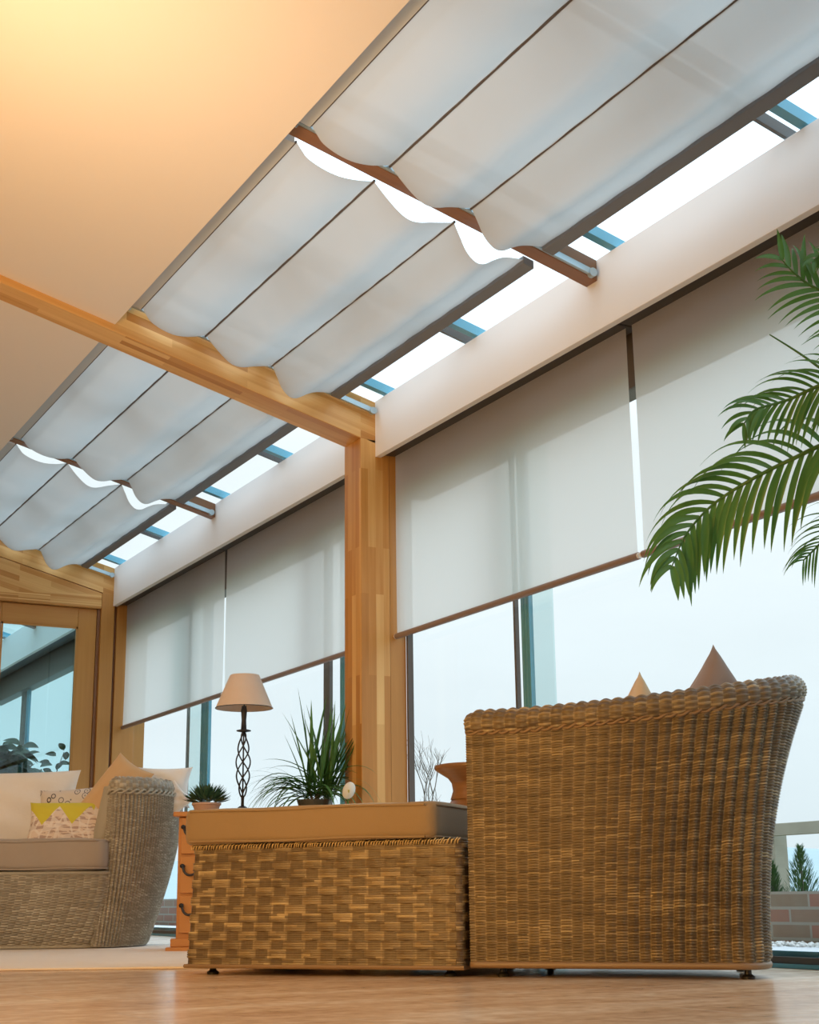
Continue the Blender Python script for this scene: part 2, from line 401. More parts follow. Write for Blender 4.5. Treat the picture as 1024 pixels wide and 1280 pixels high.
# white plaster casing above the windows
bays = [(1.82, 5.38), (5.5375, YG), (-1.74, 1.66), (YG + .162, YE - .002)]
for a, b in bays:
    m = MB(); m.quad_box([(XK, a, 2.054), (XK + .028, a, 2.054), (XK + .028, b, 2.054), (XK, b, 2.054), (XK, a, glz(XK, -.002)), (XK + .028, a, glz(XK + .028, -.002)), (XK + .028, b, glz(XK + .028, -.002)), (XK, b, glz(XK, -.002))])
    trim(m, PLASTER, bevel=.002)
    m = MB(); m.slab(XK + .0285, 3.10, a, b, lambda x: 2.16, lambda x: glz(x, -.01)); trim(m, PLASTER)

# ---- windows (frames, panes)
def window(name, a, b, bars, ov, tracks=True):
    r = bpy.data.objects.new(name, None); COL.objects.link(r); r.location = (XW, (a + b) / 2, 0); r['kind'] = 'structure'
    m = MB(); m.box(2.952, 3.04, a, b, 1.885, 2.159); m.box(2.94, 3.03, a, b, 0, .03); m.box(2.936, 2.962, a, a + .014, .03, 1.885); 
    if name != 'window_2': m.box(2.936, 2.962, b - .014, b, .03, 1.885)
    m.build('window_frame', FRAMED, r)
    m = MB(); m.box(2.93, 2.94, a, b, .001, .012); m.box(2.965, 2.975, a, b, .03, .045); m.build('window_track', FRAME, r)
    for (p, q, mt, dx) in bars:
        m = MB()
        m.box(2.998, 3.016, p * 1.008, q * 1.008, .03, 1.885)
        if mt is FRAME:
            for t in (.3, .68): m.box(2.9955, 2.998, (p + (q - p) * t) * 1.008 - .004, (p + (q - p) * t) * 1.008 + .004, .03, 1.885)
        m.build('mullion', mt, r)
    for p, q in ov:
        m = MB(); m.box(2.985, 2.993, p * 1.004, q * 1.004, .03, 1.885); m.build('overlapped_pane', GLASS2, r)
    m = MB(); m.box(2.955, 2.961, a + .014, b - .014, .03, 1.885); m.build('pane', GLASS, r)
    return r
window('window_1', 1.82, 5.38, [(4.488, 4.543, FRAME, 0), (4.585, 4.597, FRAMED, 0), (2.62, 2.69, FRAME, 0)], [(4.335, 4.478)])
window('window_2', 5.5375, YG, [(7.80, 7.92, FRAME, 0), (8.148, 8.156, FRAMED, 0), (6.215, 6.28, FRAMED, 0), (6.05, 6.10, FRAME, 0)], [(7.92, 8.148)])
window('window_3', -1.74, 1.66, [(-.1, -.03, FRAME, 0)], [])
window('window_7', YG + .162, YE, [(12.0, 12.12, FRAMED, 0), (11.88, 11.95, FRAME, 0), (10.4, 10.42, FRAME, 0)], [])
m = MB(); m.box(XK + .03, XB + .045, YG + .17, YE - .01, 2.066, 2.13); trim(m, DARKG)
m = MB(); m.slab(1.5, XK - .001, 11.05, 11.11, lambda x: raf(x), lambda x: glz(x, -.004)); trim(m, OAKR)
# roof glazing
def rooflight(name, a, b, rs):
    r = bpy.data.objects.new(name, None); COL.objects.link(r); r.location = (2.2, (a + b) / 2, glz(2.2)); r['kind'] = 'structure'
    m = MB(); m.slab(XC - .15, 3.2, a - .08, b + .08, lambda x: glz(x), lambda x: glz(x, .006)); m.build('pane', GLASSR, r)
    for (y, w, mt) in rs:
        m = MB(); m.slab(XC - .05, 3.1, y - w / 2, y + w / 2, lambda x: glz(x, .0065), lambda x: glz(x, .045)); m.build('glazing_bar', mt, r)
    return r
def barset(lo, mid0, mid1, hi):
    out = []
    for p, q in ((lo, mid0), (mid1, hi)):
        c = (p + q) / 2
        out += [(c + .03, .014, FRAMED), (c - .045, .034, FRAME), (q - .085, .034, FRAME)]
    return out
rooflight('window_4', 1.82, 5.38, barset(1.82, 3.722, 3.786, 5.38))
rooflight('window_5', 5.5375, YG, barset(5.5375, 7.29, 7.352, YG))
rooflight('window_8', YG + .17, YE, barset(YG + .16, 11.05, 11.11, YE))
rooflight('window_6', -1.74, 1.66, barset(-1.74, -.07, -.006, 1.66))

# ---- gable door
r = bpy.data.objects.new('door_1', None); COL.objects.link(r); r.location = (2.35, YG + .05, 0); r['kind'] = 'structure'
for (x0, x1) in ((1.985, 2.6985), (1.285, 1.98)):
    st = .102
    m = MB(); yd = YG + .035
    m.box(x0, x0 + st, yd, yd + .06, .003, 2.03); m.box(x1 - st - .02, x1, yd, yd + .06, .003, 2.03)
    m.box(x0 + st, x1 - st - .02, yd, yd + .06, 1.905, 2.03); m.box(x0 + st, x1 - st - .02, yd, yd + .06, .003, .2)
    m.build('door_leaf', OAKP, r, bevel=.004)
    m = MB(); bx0, bx1 = x0 + st, x1 - st - .02
    m.box(bx1 - .012, bx1, yd - .006, yd, .2, 1.905); m.box(bx0, bx0 + .012, yd - .006, yd, .2, 1.905); m.box(bx0, bx1, yd - .006, yd, 1.893, 1.905); m.build('glazing_bead', OAKP, r)
    m = MB(); m.box(bx0, bx1, yd + .02, yd + .026, .2, 1.905); m.build('door_pane', MIRG, r)
m = MB(); m.box(2.6987, 2.7163, YG + .025, YG + .15, 0, 2.032); m.build('door_frame', OAKR, r)

# ------------------------------------------------------------------ roller blinds on the windows
def roller(label, a, b, zb=1.2703):
    t = thing('roller_blind', (XB, (a + b) / 2, zb), label, 'blind', 'roller blinds over the windows')
    m = MB(); m.box(XK + .03, XB + .045, a - .012, b + .012, 2.066, 2.13); m.build('head_box', DARKG, t, bevel=.004)
    # fabric: a very slightly bellied sheet with real thickness
    ny, nz = 30, 24; V = []; F = []
    for side in (0, 1):
        for j in range(nz):
            for i in range(ny):
                y = a + (b - a) * i / (ny - 1); z = zb + .01 + (2.075 - zb) * j / (nz - 1)
                bx = .0025 * math.sin(PI * i / (ny - 1) * 2.0 + a) * math.sin(PI * j / (nz - 1))
                V.append((XB + bx + side * .0006, y, z))
    n = ny * nz
    for j in range(nz - 1):
        for i in range(ny - 1):
            F.append((j * ny + i, j * ny + i + 1, (j + 1) * ny + i + 1, (j + 1) * ny + i))
    raw('fabric', V[:n], F, None, FAB, t)
    m = MB(); m.tube([(XB, a - .004, zb), (XB, b + .004, zb)], .0125, 14); m.build('bottom_bar', BRONZE, t)
    for y in (a - .004, b + .004):
        m = MB(); s = -1 if y < (a + b) / 2 else 1
        m.tube([(XB, y + s * .0003, zb), (XB, y + s * .009, zb)], .0105, 12); m.build('end_cap', WHITEP, t)
    return t
roller('cream roller blind at the right edge behind the palm fronds', 1.85, 3.667)
roller('large cream roller blind right of the tall oak post, ending in mid-picture', 3.70, 5.365)
roller('cream roller blind left of the oak post, above the lamp and spiky plant', 5.56, 7.335)
roller('cream roller blind farthest left, next to the oak-framed glass door', 7.368, YG - .008)

# ------------------------------------------------------------------ roof blinds
PROF = [(1.708, .002), (1.728, -.024), (1.75, -.045), (1.80, -.056), (1.86, -.053), (1.92, -.032), (1.985, .004),
        (2.02, -.030), (2.06, -.060), (2.105, -.078), (2.15, -.070), (2.21, -.038), (2.285, .002),
        (2.305, -.040), (2.33, -.085), (2.365, -.108), (2.40, -.100), (2.44, -.068), (2.49, -.034), (2.566, -.002)]
def crom(P, n):
    P = [np.array(p, float) for p in P]; out = []
    Q = [2 * P[0] - P[1]] + P + [2 * P[-1] - P[-2]]
    for i in range(1, len(Q) - 2):
        for k in range(n):
            t = k / n; p0, p1, p2, p3 = Q[i - 1:i + 3]
            out.append(.5 * ((2 * p1) + (-p0 + p2) * t + (2 * p0 - 5 * p1 + 4 * p2 - p3) * t * t + (-p0 + 3 * p1 - 3 * p2 + p3) * t ** 3))
    out.append(P[-1]); return out
prof = crom(PROF[:7], 4)[:-1] + crom(PROF[6:13], 4)[:-1] + crom(PROF[12:], 4)
def roofblind(label, a, b, seed):
    rnd = random.Random(seed)
    t = thing('roof_blind', (2.1, (a + b) / 2, raf(2.1)), label, 'blind', 'scalloped roof blinds')
    ny = 70; V = []; F = []; ph = [rnd.uniform(0, 6) for _ in range(6)]
    for (x, o) in prof:
        for i in range(ny):
            f = i / (ny - 1); y = a + (b - a) * f
            sag = 1 + .05 * math.sin(PI * f) + .03 * math.sin(9 * f + ph[0] + 3 * x)
            wr = .0022 * math.sin(23 * f + ph[1] + 11 * x) * min(1, abs(o) * 30) + .0012 * math.sin(61 * f + ph[2] - 17 * x)
            edge = .006 * (abs(2 * f - 1) ** 10)
            V.append((x, y, raf(x) + .012 + (o * sag if o < 0 else o) + wr + edge * min(1, abs(o) * 20)))
    n = len(prof)
    for j in range(n - 1):
        for i in range(ny - 1): F.append((j * ny + i, j * ny + i + 1, (j + 1) * ny + i + 1, (j + 1) * ny + i))
    raw('fabric', V, F, None, RFAB, t)
    for x in (1.985, 2.285):
        m = MB(); m.tube([(x, a - .004, raf(x) + .0145), (x, b + .004, raf(x) + .0145)], .0045, 8); m.build('seam_rod', SEAM, t)
    x = 1.707; m = MB(); m.tube([(x, a, raf(x) + .013), (x, b, raf(x) + .013)], .004, 8); m.build('seam_rod', SEAM, t)
    m = MB(); m.slab(XC + .003, 1.702, a, b, lambda q: raf(q, .004), lambda q: raf(q, .03)); m.build('head_rail', RAILG, t)
    m = MB(); m.slab(2.557, 2.600, a, b, lambda q: raf(q, -.006), lambda q: raf(q, .024)); m.build('front_bar', BARG, t, bevel=.003)
    for y0, y1, s in ((b + .003, b + .016, 1),):
        m = MB(); m.slab(1.66, 2.76, y0, y1, lambda q: raf(q, .004), lambda q: raf(q, .026)); g = m.build('guide_rail', ALU, t)
        m = MB(); c = (2.765, (y0 + y1) / 2, raf(2.765, .014)); m.tube([(c[0], y0 - .004, c[2]), (c[0], y1 + .002, c[2])], .016, 16)
        q = m.build('pulley', ALU, t)
    for x in (1.655,):
        m = MB(); m.tube([(x, b + .002, raf(x) + .01), (x - .004, b + .012, raf(x) - .008), (x + .006, b + .012, raf(x) - .014), (x + .012, b + .010, raf(x) - .004)], .0018, 6); m.build('hook', ALU, t)
    return t
roofblind('nearest scalloped roof blind, running out of the top right corner', 1.86, 3.706, 1)
roofblind('middle scalloped roof blind between the big oak beam and the first thin rafter', 3.82, 5.338, 2)
roofblind('scalloped roof blind just left of the big oak beam', 5.575, 7.272, 3)
roofblind('farthest scalloped roof blind at the lower left by the oak gable', 7.382, YG - .045, 4)

# ------------------------------------------------------------------ wicker generator
def wick_patch(name, f, U, Vn, mat, parent, amp=.0035, rib=.003, bundle=1, su=7, sv=4, uo=0, vo=0, under=.6, ribf=None):
    """f(a,w) vectorised surface; U stakes along a, Vn strands along w"""
    na = int(U * su) + 1; nw = int(Vn * sv) + 1
    A, W = np.meshgrid(np.linspace(0, 1, na), np.linspace(0, 1, nw))
    P = f(A, W); dA = np.gradient(P, axis=1); dW = np.gradient(P, axis=0)
    Nn = np.cross(dA, dW); Nn /= np.linalg.norm(Nn, axis=2, keepdims=True) + 1e-12
    u = A * U + uo; v = W * Vn + vo
    par = np.where((np.floor(v / bundle) % 2) == 0, 1.0, -1.0)
    over = np.cos(PI * u) * par
    prof = np.sqrt(np.clip(1 - (2 * (v - np.floor(v)) - 1) ** 2, 0, 1))
    h = amp * (prof * .55 + under * over * (.5 + .5 * prof)) + rib * (np.abs(np.cos(PI * u)) - .5) * (1 if ribf is None else ribf(A))
    edge = np.minimum(1, np.minimum(W, 1 - W) * 40); h *= edge
    P = P + Nn * h[..., None]
    uv = np.stack([u, v], axis=2).reshape(-1, 2)
    o3 = np.array(origin(parent))
    P = P.reshape(-1, 3) - o3
    me = bpy.data.meshes.new(name)
    nf = (na - 1) * (nw - 1)
    me.vertices.add(len(P)); me.vertices.foreach_set('co', P.ravel())
    i = np.arange(na - 1)[None, :] + np.arange(nw - 1)[:, None] * na
    Q = np.stack([i, i + 1, i + 1 + na, i + na], axis=2).reshape(-1).astype(np.int32)
    me.loops.add(nf * 4); me.loops.foreach_set('vertex_index', Q)
    me.polygons.add(nf); me.polygons.foreach_set('loop_start', np.arange(0, nf * 4, 4, dtype=np.int32))
    me.update(calc_edges=True)
    l = me.uv_layers.new(name='UVMap'); l.data.foreach_set('uv', uv[Q].ravel())
    me.polygons.foreach_set('use_smooth', np.ones(nf, dtype=bool))
    me.validate(); me.update()
    me.materials.append(mat)
    o = bpy.data.objects.new(name, me); COL.objects.link(o); o.parent = parent
    return o
def curve(pts, closed=False):
    """arc-length parametrised smooth plan curve -> vectorised f(a)->(...,k)"""
    C = np.array(crom(pts, 16)); d = np.r_[0, np.cumsum(np.linalg.norm(np.diff(C, axis=0), axis=1))]; d /= d[-1]
    return lambda a: np.stack([np.interp(a, d, C[:, k]) for k in range(C.shape[1])], axis=-1)

# ------------------------------------------------------------------ right sofa + ottoman frame
UPZ = np.array([0, 0, 1.0])
P0 = LD(-.588, 4.25)
E1 = HR * .927 - HF * .376; E2 = HR * .376 + HF * .927
def fr(t, s, z=0):
    t = np.asarray(t, float); s = np.asarray(s, float); z = np.asarray(z, float)
    t, s, z = np.broadcast_arrays(t, s, z)
    return P0 + t[..., None] * E1 + s[..., None] * E2 + z[..., None] * np.array([0, 0, 1.0])

def foot(parent, p, h=.032):
    m = MB(); m.lathe((p[0], p[1], 0), [(0, 0), (.016, 0), (.017, .006), (.009, .012), (.009, h), (0, h)], 16); m.build('foot', BLACKM, parent, smooth=False)

# ottoman
T0, T1, SD = -.045, .775, .60
ott = thing('ottoman', fr(.37, .3), 'square woven brown wicker ottoman with a flat tan cushion', 'ottoman')
ZO = .352
def ring(pts):
    return curve(pts)
def ott_f(A, W):
    # rounded rectangle loop, tapering slightly wider at the bottom on the left
    c = ott_loop(A); z = .022 + (ZO - .022) * W
    tt = c[..., 0] - .012 * (1 - W) * np.where(c[..., 0] < .3, 1, 0)
    return fr(tt, c[..., 1] - .008 * (1 - W), z)
def rrect(t0, t1, s0, s1, r, n=6):
    out = []
    for (cx, cy, a0) in ((t1 - r, s0 + r, -90), (t1 - r, s1 - r, 0), (t0 + r, s1 - r, 90), (t0 + r, s0 + r, 180)):
        for k in range(n + 1):
            an = math.radians(a0 + 90 * k / n); out.append((cx + r * math.cos(an), cy + r * math.sin(an)))
    out.append(out[0]); return out
def lin(pts):
    C = np.array(pts); d = np.r_[0, np.cumsum(np.linalg.norm(np.diff(C, axis=0), axis=1))]; L = d[-1]; d = d / L
    return (lambda a: np.stack([np.interp(a, d, C[:, k]) for k in range(C.shape[1])], axis=-1)), L
ott_loop, OL = lin(rrect(T0, T1, 0, SD, .02))
wick_patch('woven_body', ott_f, round(OL / .047 / 2) * 2, int(.33 / .0058), WICKO, ott, amp=.003, rib=.002, bundle=4, su=6, sv=5, under=.75)
m = MB(); c = [fr(t, s, ZO - .004) for t, s in ((T0 + .005, .005), (T1 - .005, .005), (T1 - .005, SD - .005), (T0 + .005, SD - .005))]
m.poly(c); m.poly([p - np.array([0, 0, ZO - .03]) for p in c][::-1]); m.build('woven_deck', WINNER, ott)
m = MB(); x = T0 + .004
rr = random.Random(3)
while x < T1 - .01:
    h = rr.uniform(.010, .017); m.tube([fr(x, -.004, ZO - .012), fr(x + .003, -.008, ZO - .003), fr(x + .008, -.002, ZO - .012 + h)], .0018, 5); x += rr.uniform(.006, .011)
x = .0
while x < SD - .01:
    m.tube([fr(T0 - .004, x, ZO - .012), fr(T0 - .007, x + .003, ZO - .003), fr(T0 - .001, x + .008, ZO + .002)], .0018, 5); x += .0085
o = m.build('cane_edging', WICKD, ott, smooth=True); o['label'] = 'row of small looped golden cane ends'
m = MB(); m.tube([fr(T0 - .01, -.012, .024), fr(T1, -.012, .024), fr(T1 + .004, SD, .024), fr(T0 - .01, SD, .024), fr(T0 - .01, -.012, .024)], .006, 6); m.build('base_rim', WINNER2, ott)
for t, s in ((.0, .05), (T1 - .06, .05), (T1 - .06, SD - .05), (.0, SD - .05)): foot(ott, fr(t, s), .024)
# cushions shaped like soft boxes
def soft_box(name, f, lx, ly, z0, z1, mat, parent, r=.03, puff=.012, nx=40, ny=30, seam=True, sx=2, wob=.003, seed=0):
    """f(x,y,z) frame; superellipse cross-sections"""
    rnd = random.Random(seed); ph = [rnd.uniform(0, 6) for _ in range(6)]
    x0, x1 = lx; y0, y1 = ly; loop, L = lin(rrect(0, 1, 0, 1, .0001, 1))
    LW, WW, H = x1 - x0, y1 - y0, z1 - z0
    rings = []; zs = [(-1, .0), (-.98, .55), (-.85, .86), (-.6, .975), (-.25, 1), (.25, 1), (.6, .985), (.85, .90), (.98, .6), (1, 0)]
    outl, OLn = lin(rrect(x0, x1, y0, y1, r * 1.3, 6)); n = 120
    a = np.linspace(0, 1, n, endpoint=False); base = outl(a); cx, cy = (x0 + x1) / 2, (y0 + y1) / 2
    V = []; F = []
    for k, (zz, ins) in enumerate(zs):
        inset = r * (1 - ins) * (1 if ins > 0 else 1.25)
        for i in range(n):
            x, y = base[i]; dx, dy = cx - x, cy - y
            x2 = x + np.sign(dx) * min(inset, abs(dx)); y2 = y + np.sign(dy) * min(inset, abs(dy))
            w = wob * math.sin(14 * x + ph[0] + 2 * zz) + wob * math.sin(9 * y + ph[1])
            z = z0 + H * (zz + 1) / 2 + w * .8
            V.append(f(x2, y2, z))
        if k:
            for i in range(n): F.append(((k - 1) * n + i, (k - 1) * n + (i + 1) % n, k * n + (i + 1) % n, k * n + i))
    # top and bottom puffed grids
    o3 = np.array(origin(parent))
    def cap(kidx, sgn):
        last = kidx * n; prev = [last + i for i in range(n)]
        for q in (.8, .55, .3, .1):
            b = len(V)
            for i in range(n):
                x, y = base[i]; x = cx + (x - cx) * q * (1 - 1.2 * r / LW * q); y = cy + (y - cy) * q * (1 - 1.2 * r / WW * q)
                z = (z1 if sgn > 0 else z0) + sgn * puff * (1 - q * q) + wob * math.sin(14 * x + ph[0]) * .8
                V.append(f(x, y, z))
            cur = [b + i for i in range(n)]
            for i in range(n):
                q4 = (prev[i], prev[(i + 1) % n], cur[(i + 1) % n], cur[i]); F.append(q4 if sgn > 0 else q4[::-1])
            prev = cur
        F.append(tuple(prev) if sgn > 0 else tuple(prev[::-1]))
    cap(len(zs) - 1, 1); cap(0, -1)
    V = np.array([np.asarray(v).reshape(3) for v in V])
    o = raw(name, V, F, None, mat, parent)
    if seam:
        for zq in (.93, .07):
            m = MB(); m.tube([np.asarray(f(*(base[i] + (np.array([cx, cy]) - base[i]) * .004), z0 + H * zq + wob * math.sin(14 * base[i][0] + ph[0]) * .8)).reshape(3) for i in list(range(0, n, 2)) + [0]], .0035, 6, cap=False)
            m.build('piping', mat, o, smooth=True)
    return o
oc = soft_box('cushion', lambda x, y, z: fr(x, y, z), (T0 - .022, T1 - .07), (-.025, SD - .02), ZO + .002, .452, TANF, ott, r=.02, puff=.01, wob=.0022, seed=4)

# right sofa -- barrel shell
sofa = thing('wicker_armchair', fr(1.15, .3), 'large brown wicker tub armchair seen from outside, with cushion tips over its arm', 'armchair')
ZT = curve([(0, .690), (.10, .690), (.25, .704), (.38, .732), (.47, .756), (.56, .776), (.64, .783), (.72, .775), (.80, .765), (.88, .72), (1.0, .67)])
def zt(a): c = ZT(np.linspace(0, 1, 400)); return np.interp(a, c[:, 0], c[:, 1])
TOPC, TL = lin(crom([(.792, 0), (.95, 0), (1.12, -.004), (1.27, .0), (1.42, .025), (1.55, .085), (1.635, .18), (1.645, .30), (1.60, .42), (1.50, .51), (1.30, .555), (1.05, .57), (.80, .57)], 10))
BOTC, BL = lin(crom([(.792, 0), (.95, 0), (1.10, .0), (1.25, .0), (1.40, .0), (1.50, .004), (1.535, .035), (1.54, .09), (1.52, .18), (1.46, .30), (1.34, .44), (1.1, .53), (.80, .53)], 10))
RIMH = .058
def sofa_f(A, W, zlo=.034):
    T = TOPC(A); B = BOTC(A); w = W[..., None]
    e = w ** 1.5
    k = np.clip((A - .30) / .2, 0, 1)
    bulge = (-.02 * np.sin(PI * W) * k)[..., None]
    p = B + (T - B) * e
    ctr = np.array([1.2, .28]); d = p - ctr; d = d / (np.linalg.norm(d, axis=-1, keepdims=True) + 1e-9)
    p = p + d * bulge
    z = zlo + (zt(A) - RIMH - zlo) * W
    return fr(p[..., 0], p[..., 1], z)
NST = 62
wick_patch('woven_shell', sofa_f, NST, 176, WICK, sofa, amp=.0028, rib=.006, bundle=1, su=7, sv=4, under=.8, ribf=lambda A: .6 + 2.0 * np.clip((A - .18) / .14, 0, 1))
# rim: swept rounded roll on top of the shell
def sofa_rim(A, W):
    T = TOPC(A); T2 = TOPC(np.clip(A + .003, 0, 1)) - TOPC(np.clip(A - .003, 0, 1)); n = np.stack([T2[..., 1], -T2[..., 0]], -1); n /= np.linalg.norm(n, axis=-1, keepdims=True) + 1e-9
    an = -PI * .42 + W * PI * 1.42
    rw, rh = .034, RIMH * .62
    zc = zt(A) - rh
    endr = np.sqrt(np.clip(1 - (1 - np.clip(A / .018, 0, 1)) ** 2, 0.0, 1)) * .35 + .65
    off = rw * np.cos(an) - .024; q = T + n * off[..., None]
    return fr(q[..., 0], q[..., 1], zc + rh * np.sin(an) * endr - (1 - endr) * .02)
wick_patch('woven_rim', sofa_rim, NST, 22, WICK, sofa, amp=.0026, rib=.0045, bundle=1, su=7, sv=4, vo=177, under=.7)
m = MB()   # plaited band under the rim
for k in range(2):
    pts = []
    for i in range(500):
        a = i / 499; T = TOPC(np.array(a)); T2 = TOPC(np.array(min(1, a + .004))) - TOPC(np.array(max(0, a - .004))); n = np.array([T2[1], -T2[0]]); n /= np.linalg.norm(n) + 1e-9
        ph = a * TL / .06 * 2 * PI + k * PI
        q = T + n * (.002 + .002 * math.cos(ph)); pts.append(fr(q[0], q[1], float(zt(a)) - RIMH - .002 + .005 * math.sin(ph)))
    m.tube(pts, .0042, 6)
m.build('plaited_band', WINNER2, sofa, smooth=True)
m = MB(); m.tube([fr(*BOTC(np.array(i / 120.)), .032) for i in range(121)], .009, 8); m.build('base_rim', WINNER2, sofa, smooth=True)
# inner wall, deck, seat cushion
def inner_f(A, W):
    T = TOPC(A); B = BOTC(A); ctr = np.array([1.12, .28]); p = B + (T - B) * W[..., None]
    d = p - ctr; L = np.linalg.norm(d, axis=-1, keepdims=True); p = ctr + d / L * (L - .055)
    return fr(p[..., 0], p[..., 1], .05 + (zt(A) - .10) * W)
A_, W_ = np.meshgrid(np.linspace(0, 1, 60), np.linspace(0, 1, 12)); PI_ = inner_f(A_, W_).reshape(-1, 3)
raw('inner_wall', PI_, gridfaces(12, 60), None, WINNER, sofa)
m = MB(); pts = [fr(*BOTC(np.array(i / 40.)), .036) for i in range(41)]; m.poly([p for p in pts][::-1]); m.poly([p + np.array([0, 0, .25]) for p in [fr(*(BOTC(np.array(i / 40.)) * .94 + np.array([1.15, .28]) * .06), .036) for i in range(41)]]); m.build('seat_deck', WINNER, sofa)
m = MB(); p_ = [fr(.797, s, z) for s, z in ((.02, .05), (.51, .05), (.51, .30), (.02, .30))]; m.poly(p_); m.build('front_panel', WINNER, sofa)
soft_box('seat_cushion', lambda x, y, z: fr(x, y, z), (.83, 1.44), (.08, .47), .292, .40, TANF, sofa, r=.03, seed=8, seam=False)
for t, s in ((1.495, .045), (.86, .06), (.86, .48), (1.42, .40)): foot(sofa, fr(t, s), .034)

# pillows
def pillow(name, c, ex, ey, w, h, t, mat, label, cat='cushion', pinch=.10, seed=0, wr=.004, parent=None):
    """c centre, ex/ey unit axes in the pillow plane"""
    rnd = random.Random(seed); ph = [rnd.uniform(0, 6) for _ in range(6)]
    c = np.array(c, float); ex = np.array(ex, float); ex /= np.linalg.norm(ex); ey = np.array(ey, float); ey -= ex * (ex @ ey); ey /= np.linalg.norm(ey); ez = np.cross(ex, ey)
    n = 34; g = np.linspace(-1, 1, n); V = []; uv = []
    for side in (1, -1):
        for j in range(n):
            for i in range(n):
                x, y = g[i], g[j]
                sx = 1 - pinch * (1 - y * y) ** 1.0 * 1; sy = 1 - pinch * (1 - x * x)
                X = x * sx * w / 2; Y = y * sy * h / 2
                th = t / 2 * ((1 - x ** 4) * (1 - y ** 4)) ** .55 * (1 - .25 * (abs(x * y)))
                th += wr * math.sin(7 * x + ph[0] + 3 * y) * math.sin(6 * y + ph[1]) * (1 - x ** 4) * (1 - y ** 4)
                V.append(c + ex * X + ey * Y + ez * side * th); uv.append(((x + 1) / 2, (y + 1) / 2))
    F = gridfaces(n, n) ; F2 = [tuple(n * n + k for k in f[::-1]) for f in gridfaces(n, n)]
    F = F + F2
    # stitch border
    b = [(0, i) for i in range(n - 1)] + [(j, n - 1) for j in range(n - 1)] + [(n - 1, i) for i in range(n - 1, 0, -1)] + [(j, 0) for j in range(n - 1, 0, -1)]
    idx = [j * n + i for j, i in b]
    for k in range(len(idx)):
        a0, a1 = idx[k], idx[(k + 1) % len(idx)]; F.append((a1, a0, n * n + a0, n * n + a1))
    me_o = raw(name, np.array(V), F, uv, mat, parent)
    me_o.data.validate()
    if label: tag(me_o, label, cat)
    return me_o
pillow('cushion', fr(1.435, .22, .62), E2 * .66 + E1 * .30 + UPZ * .66, UPZ * .72 - E1 * .30 - E2 * .50, .34, .34, .11, BROWNC, 'dark brown cushion whose pointed corner rises over the armchair rim', seed=1, pinch=.12)
pillow('cushion', fr(1.19, .36, .592), E2 * .66 + E1 * .2 + UPZ * .7, UPZ * .7 - E1 * .18 - E2 * .66, .32, .32, .10, TANC, 'tan cushion showing only a small tip above the armchair arm', seed=2, pinch=.12)

# ------------------------------------------------------------------ vase
vc = floor_at(602, 5.0)
def prof_vase(k=1.0):
    return [(0, 0), (.085, 0), (.10, .03), (.125, .12), (.165, .24), (.19, .34), (.185, .42), (.150, .48), (.102, .520), (.082, .548), (.086, .575), (.108, .603), (.150, .628), (.157, .634), (.157, .646), (.145, .648), (.10, .615), (.09, .56), (.10, .53)]
m = MB(); m.lathe((vc[0], vc[1], 0), [(r * .92, z * .978) for r, z in prof_vase()], 48); o = m.build('wooden_urn', VASEM, smooth=True)
tag(o, 'tall carved wooden urn with flared rim between ottoman and armchair', 'vase')

# ------------------------------------------------------------------ chest of drawers
CW, CDP, CH = .66, .36, .545
CP = floor_at(219, 5.98)
def ch(x, y, z): return CP + HR * x + HF * y + UPZ * z
class CB(MB):
    def cbox(s, x0, x1, y0, y1, z0, z1):
        s.quad_box([ch(x, y, z) for z in (z0, z1) for x, y in ((x0, y0), (x1, y0), (x1, y1), (x0, y1))])
chest = thing('chest_of_drawers', ch(CW / 2, CDP / 2, 0), 'orange pine chest of drawers behind the ottoman, iron pulls showing', 'chest of drawers')
m = CB(); m.cbox(0, CW, 0, CDP, .05, CH - .02); m.build('carcass', PINE, chest, bevel=.004)
m = CB(); m.cbox(-.02, CW + .02, -.025, CDP + .005, CH - .02, CH); m.build('top', PINE, chest, bevel=.005)
m = CB(); m.cbox(-.018, CW + .018, -.02, CDP, .022, .055); m.cbox(-.035, CW + .03, -.03, CDP, 0, .022); m.build('plinth', PINE, chest, bevel=.004)
for k in range(3):
    z0 = .075 + k * .152
    m = CB(); m.cbox(.012, CW - .012, -.012, .002, z0, z0 + .142); d = m.build('drawer', PINE, chest, bevel=.003)
    for xx in (.022, CW - .12):
        m = MB(); zc = z0 + .105
        m.tube([ch(xx, -.010, zc), ch(xx, -.028, zc)], .009, 8)
        m.tube([ch(xx + .004 + .03 * (1 - math.cos(q)), -.026 - .012 * math.sin(q), zc - .036 * math.sin(q)) for q in np.linspace(0, PI, 12)], .005, 6); m.tube([ch(xx + .064, -.010, zc), ch(xx + .064, -.028, zc)], .009, 8)
        m.build('pull_handle', BLACKM, d, smooth=True)

# ------------------------------------------------------------------ lamp on the chest
def on_chest(u, y=None):
    """point on the chest top seen in column u at depth y"""
    return floor_at(u, y, CH)
lp = on_chest(303, 6.15); lx, ly = lp[0], lp[1]
lamp = thing('table_lamp', (lx, ly, CH), 'black twisted-iron table lamp with a cream cone shade', 'lamp')
m = MB(); m.lathe((lx, ly, CH), [(0, 0), (.07, 0), (.07, .008), (.03, .016), (.012, .03), (0, .03)], 28); m.build('base', IRON, lamp, smooth=True)
tz0, tz1 = .03, .335
m = MB()
for k in range(4):
    pts = []
    for i in range(60):
        f = i / 59; r = .004 + .026 * max(0, math.sin(PI * min(1, max(0, (f - .12) / .88)))) ** .6 * (.75 + .25 * math.sin(PI * f)); an = 2 * PI * (f * 1.15) + k * PI / 2
        pts.append((lx + r * math.cos(an), ly + r * math.sin(an), CH + tz0 + (tz1 - tz0) * f))
    m.tube(pts, .0032, 6)
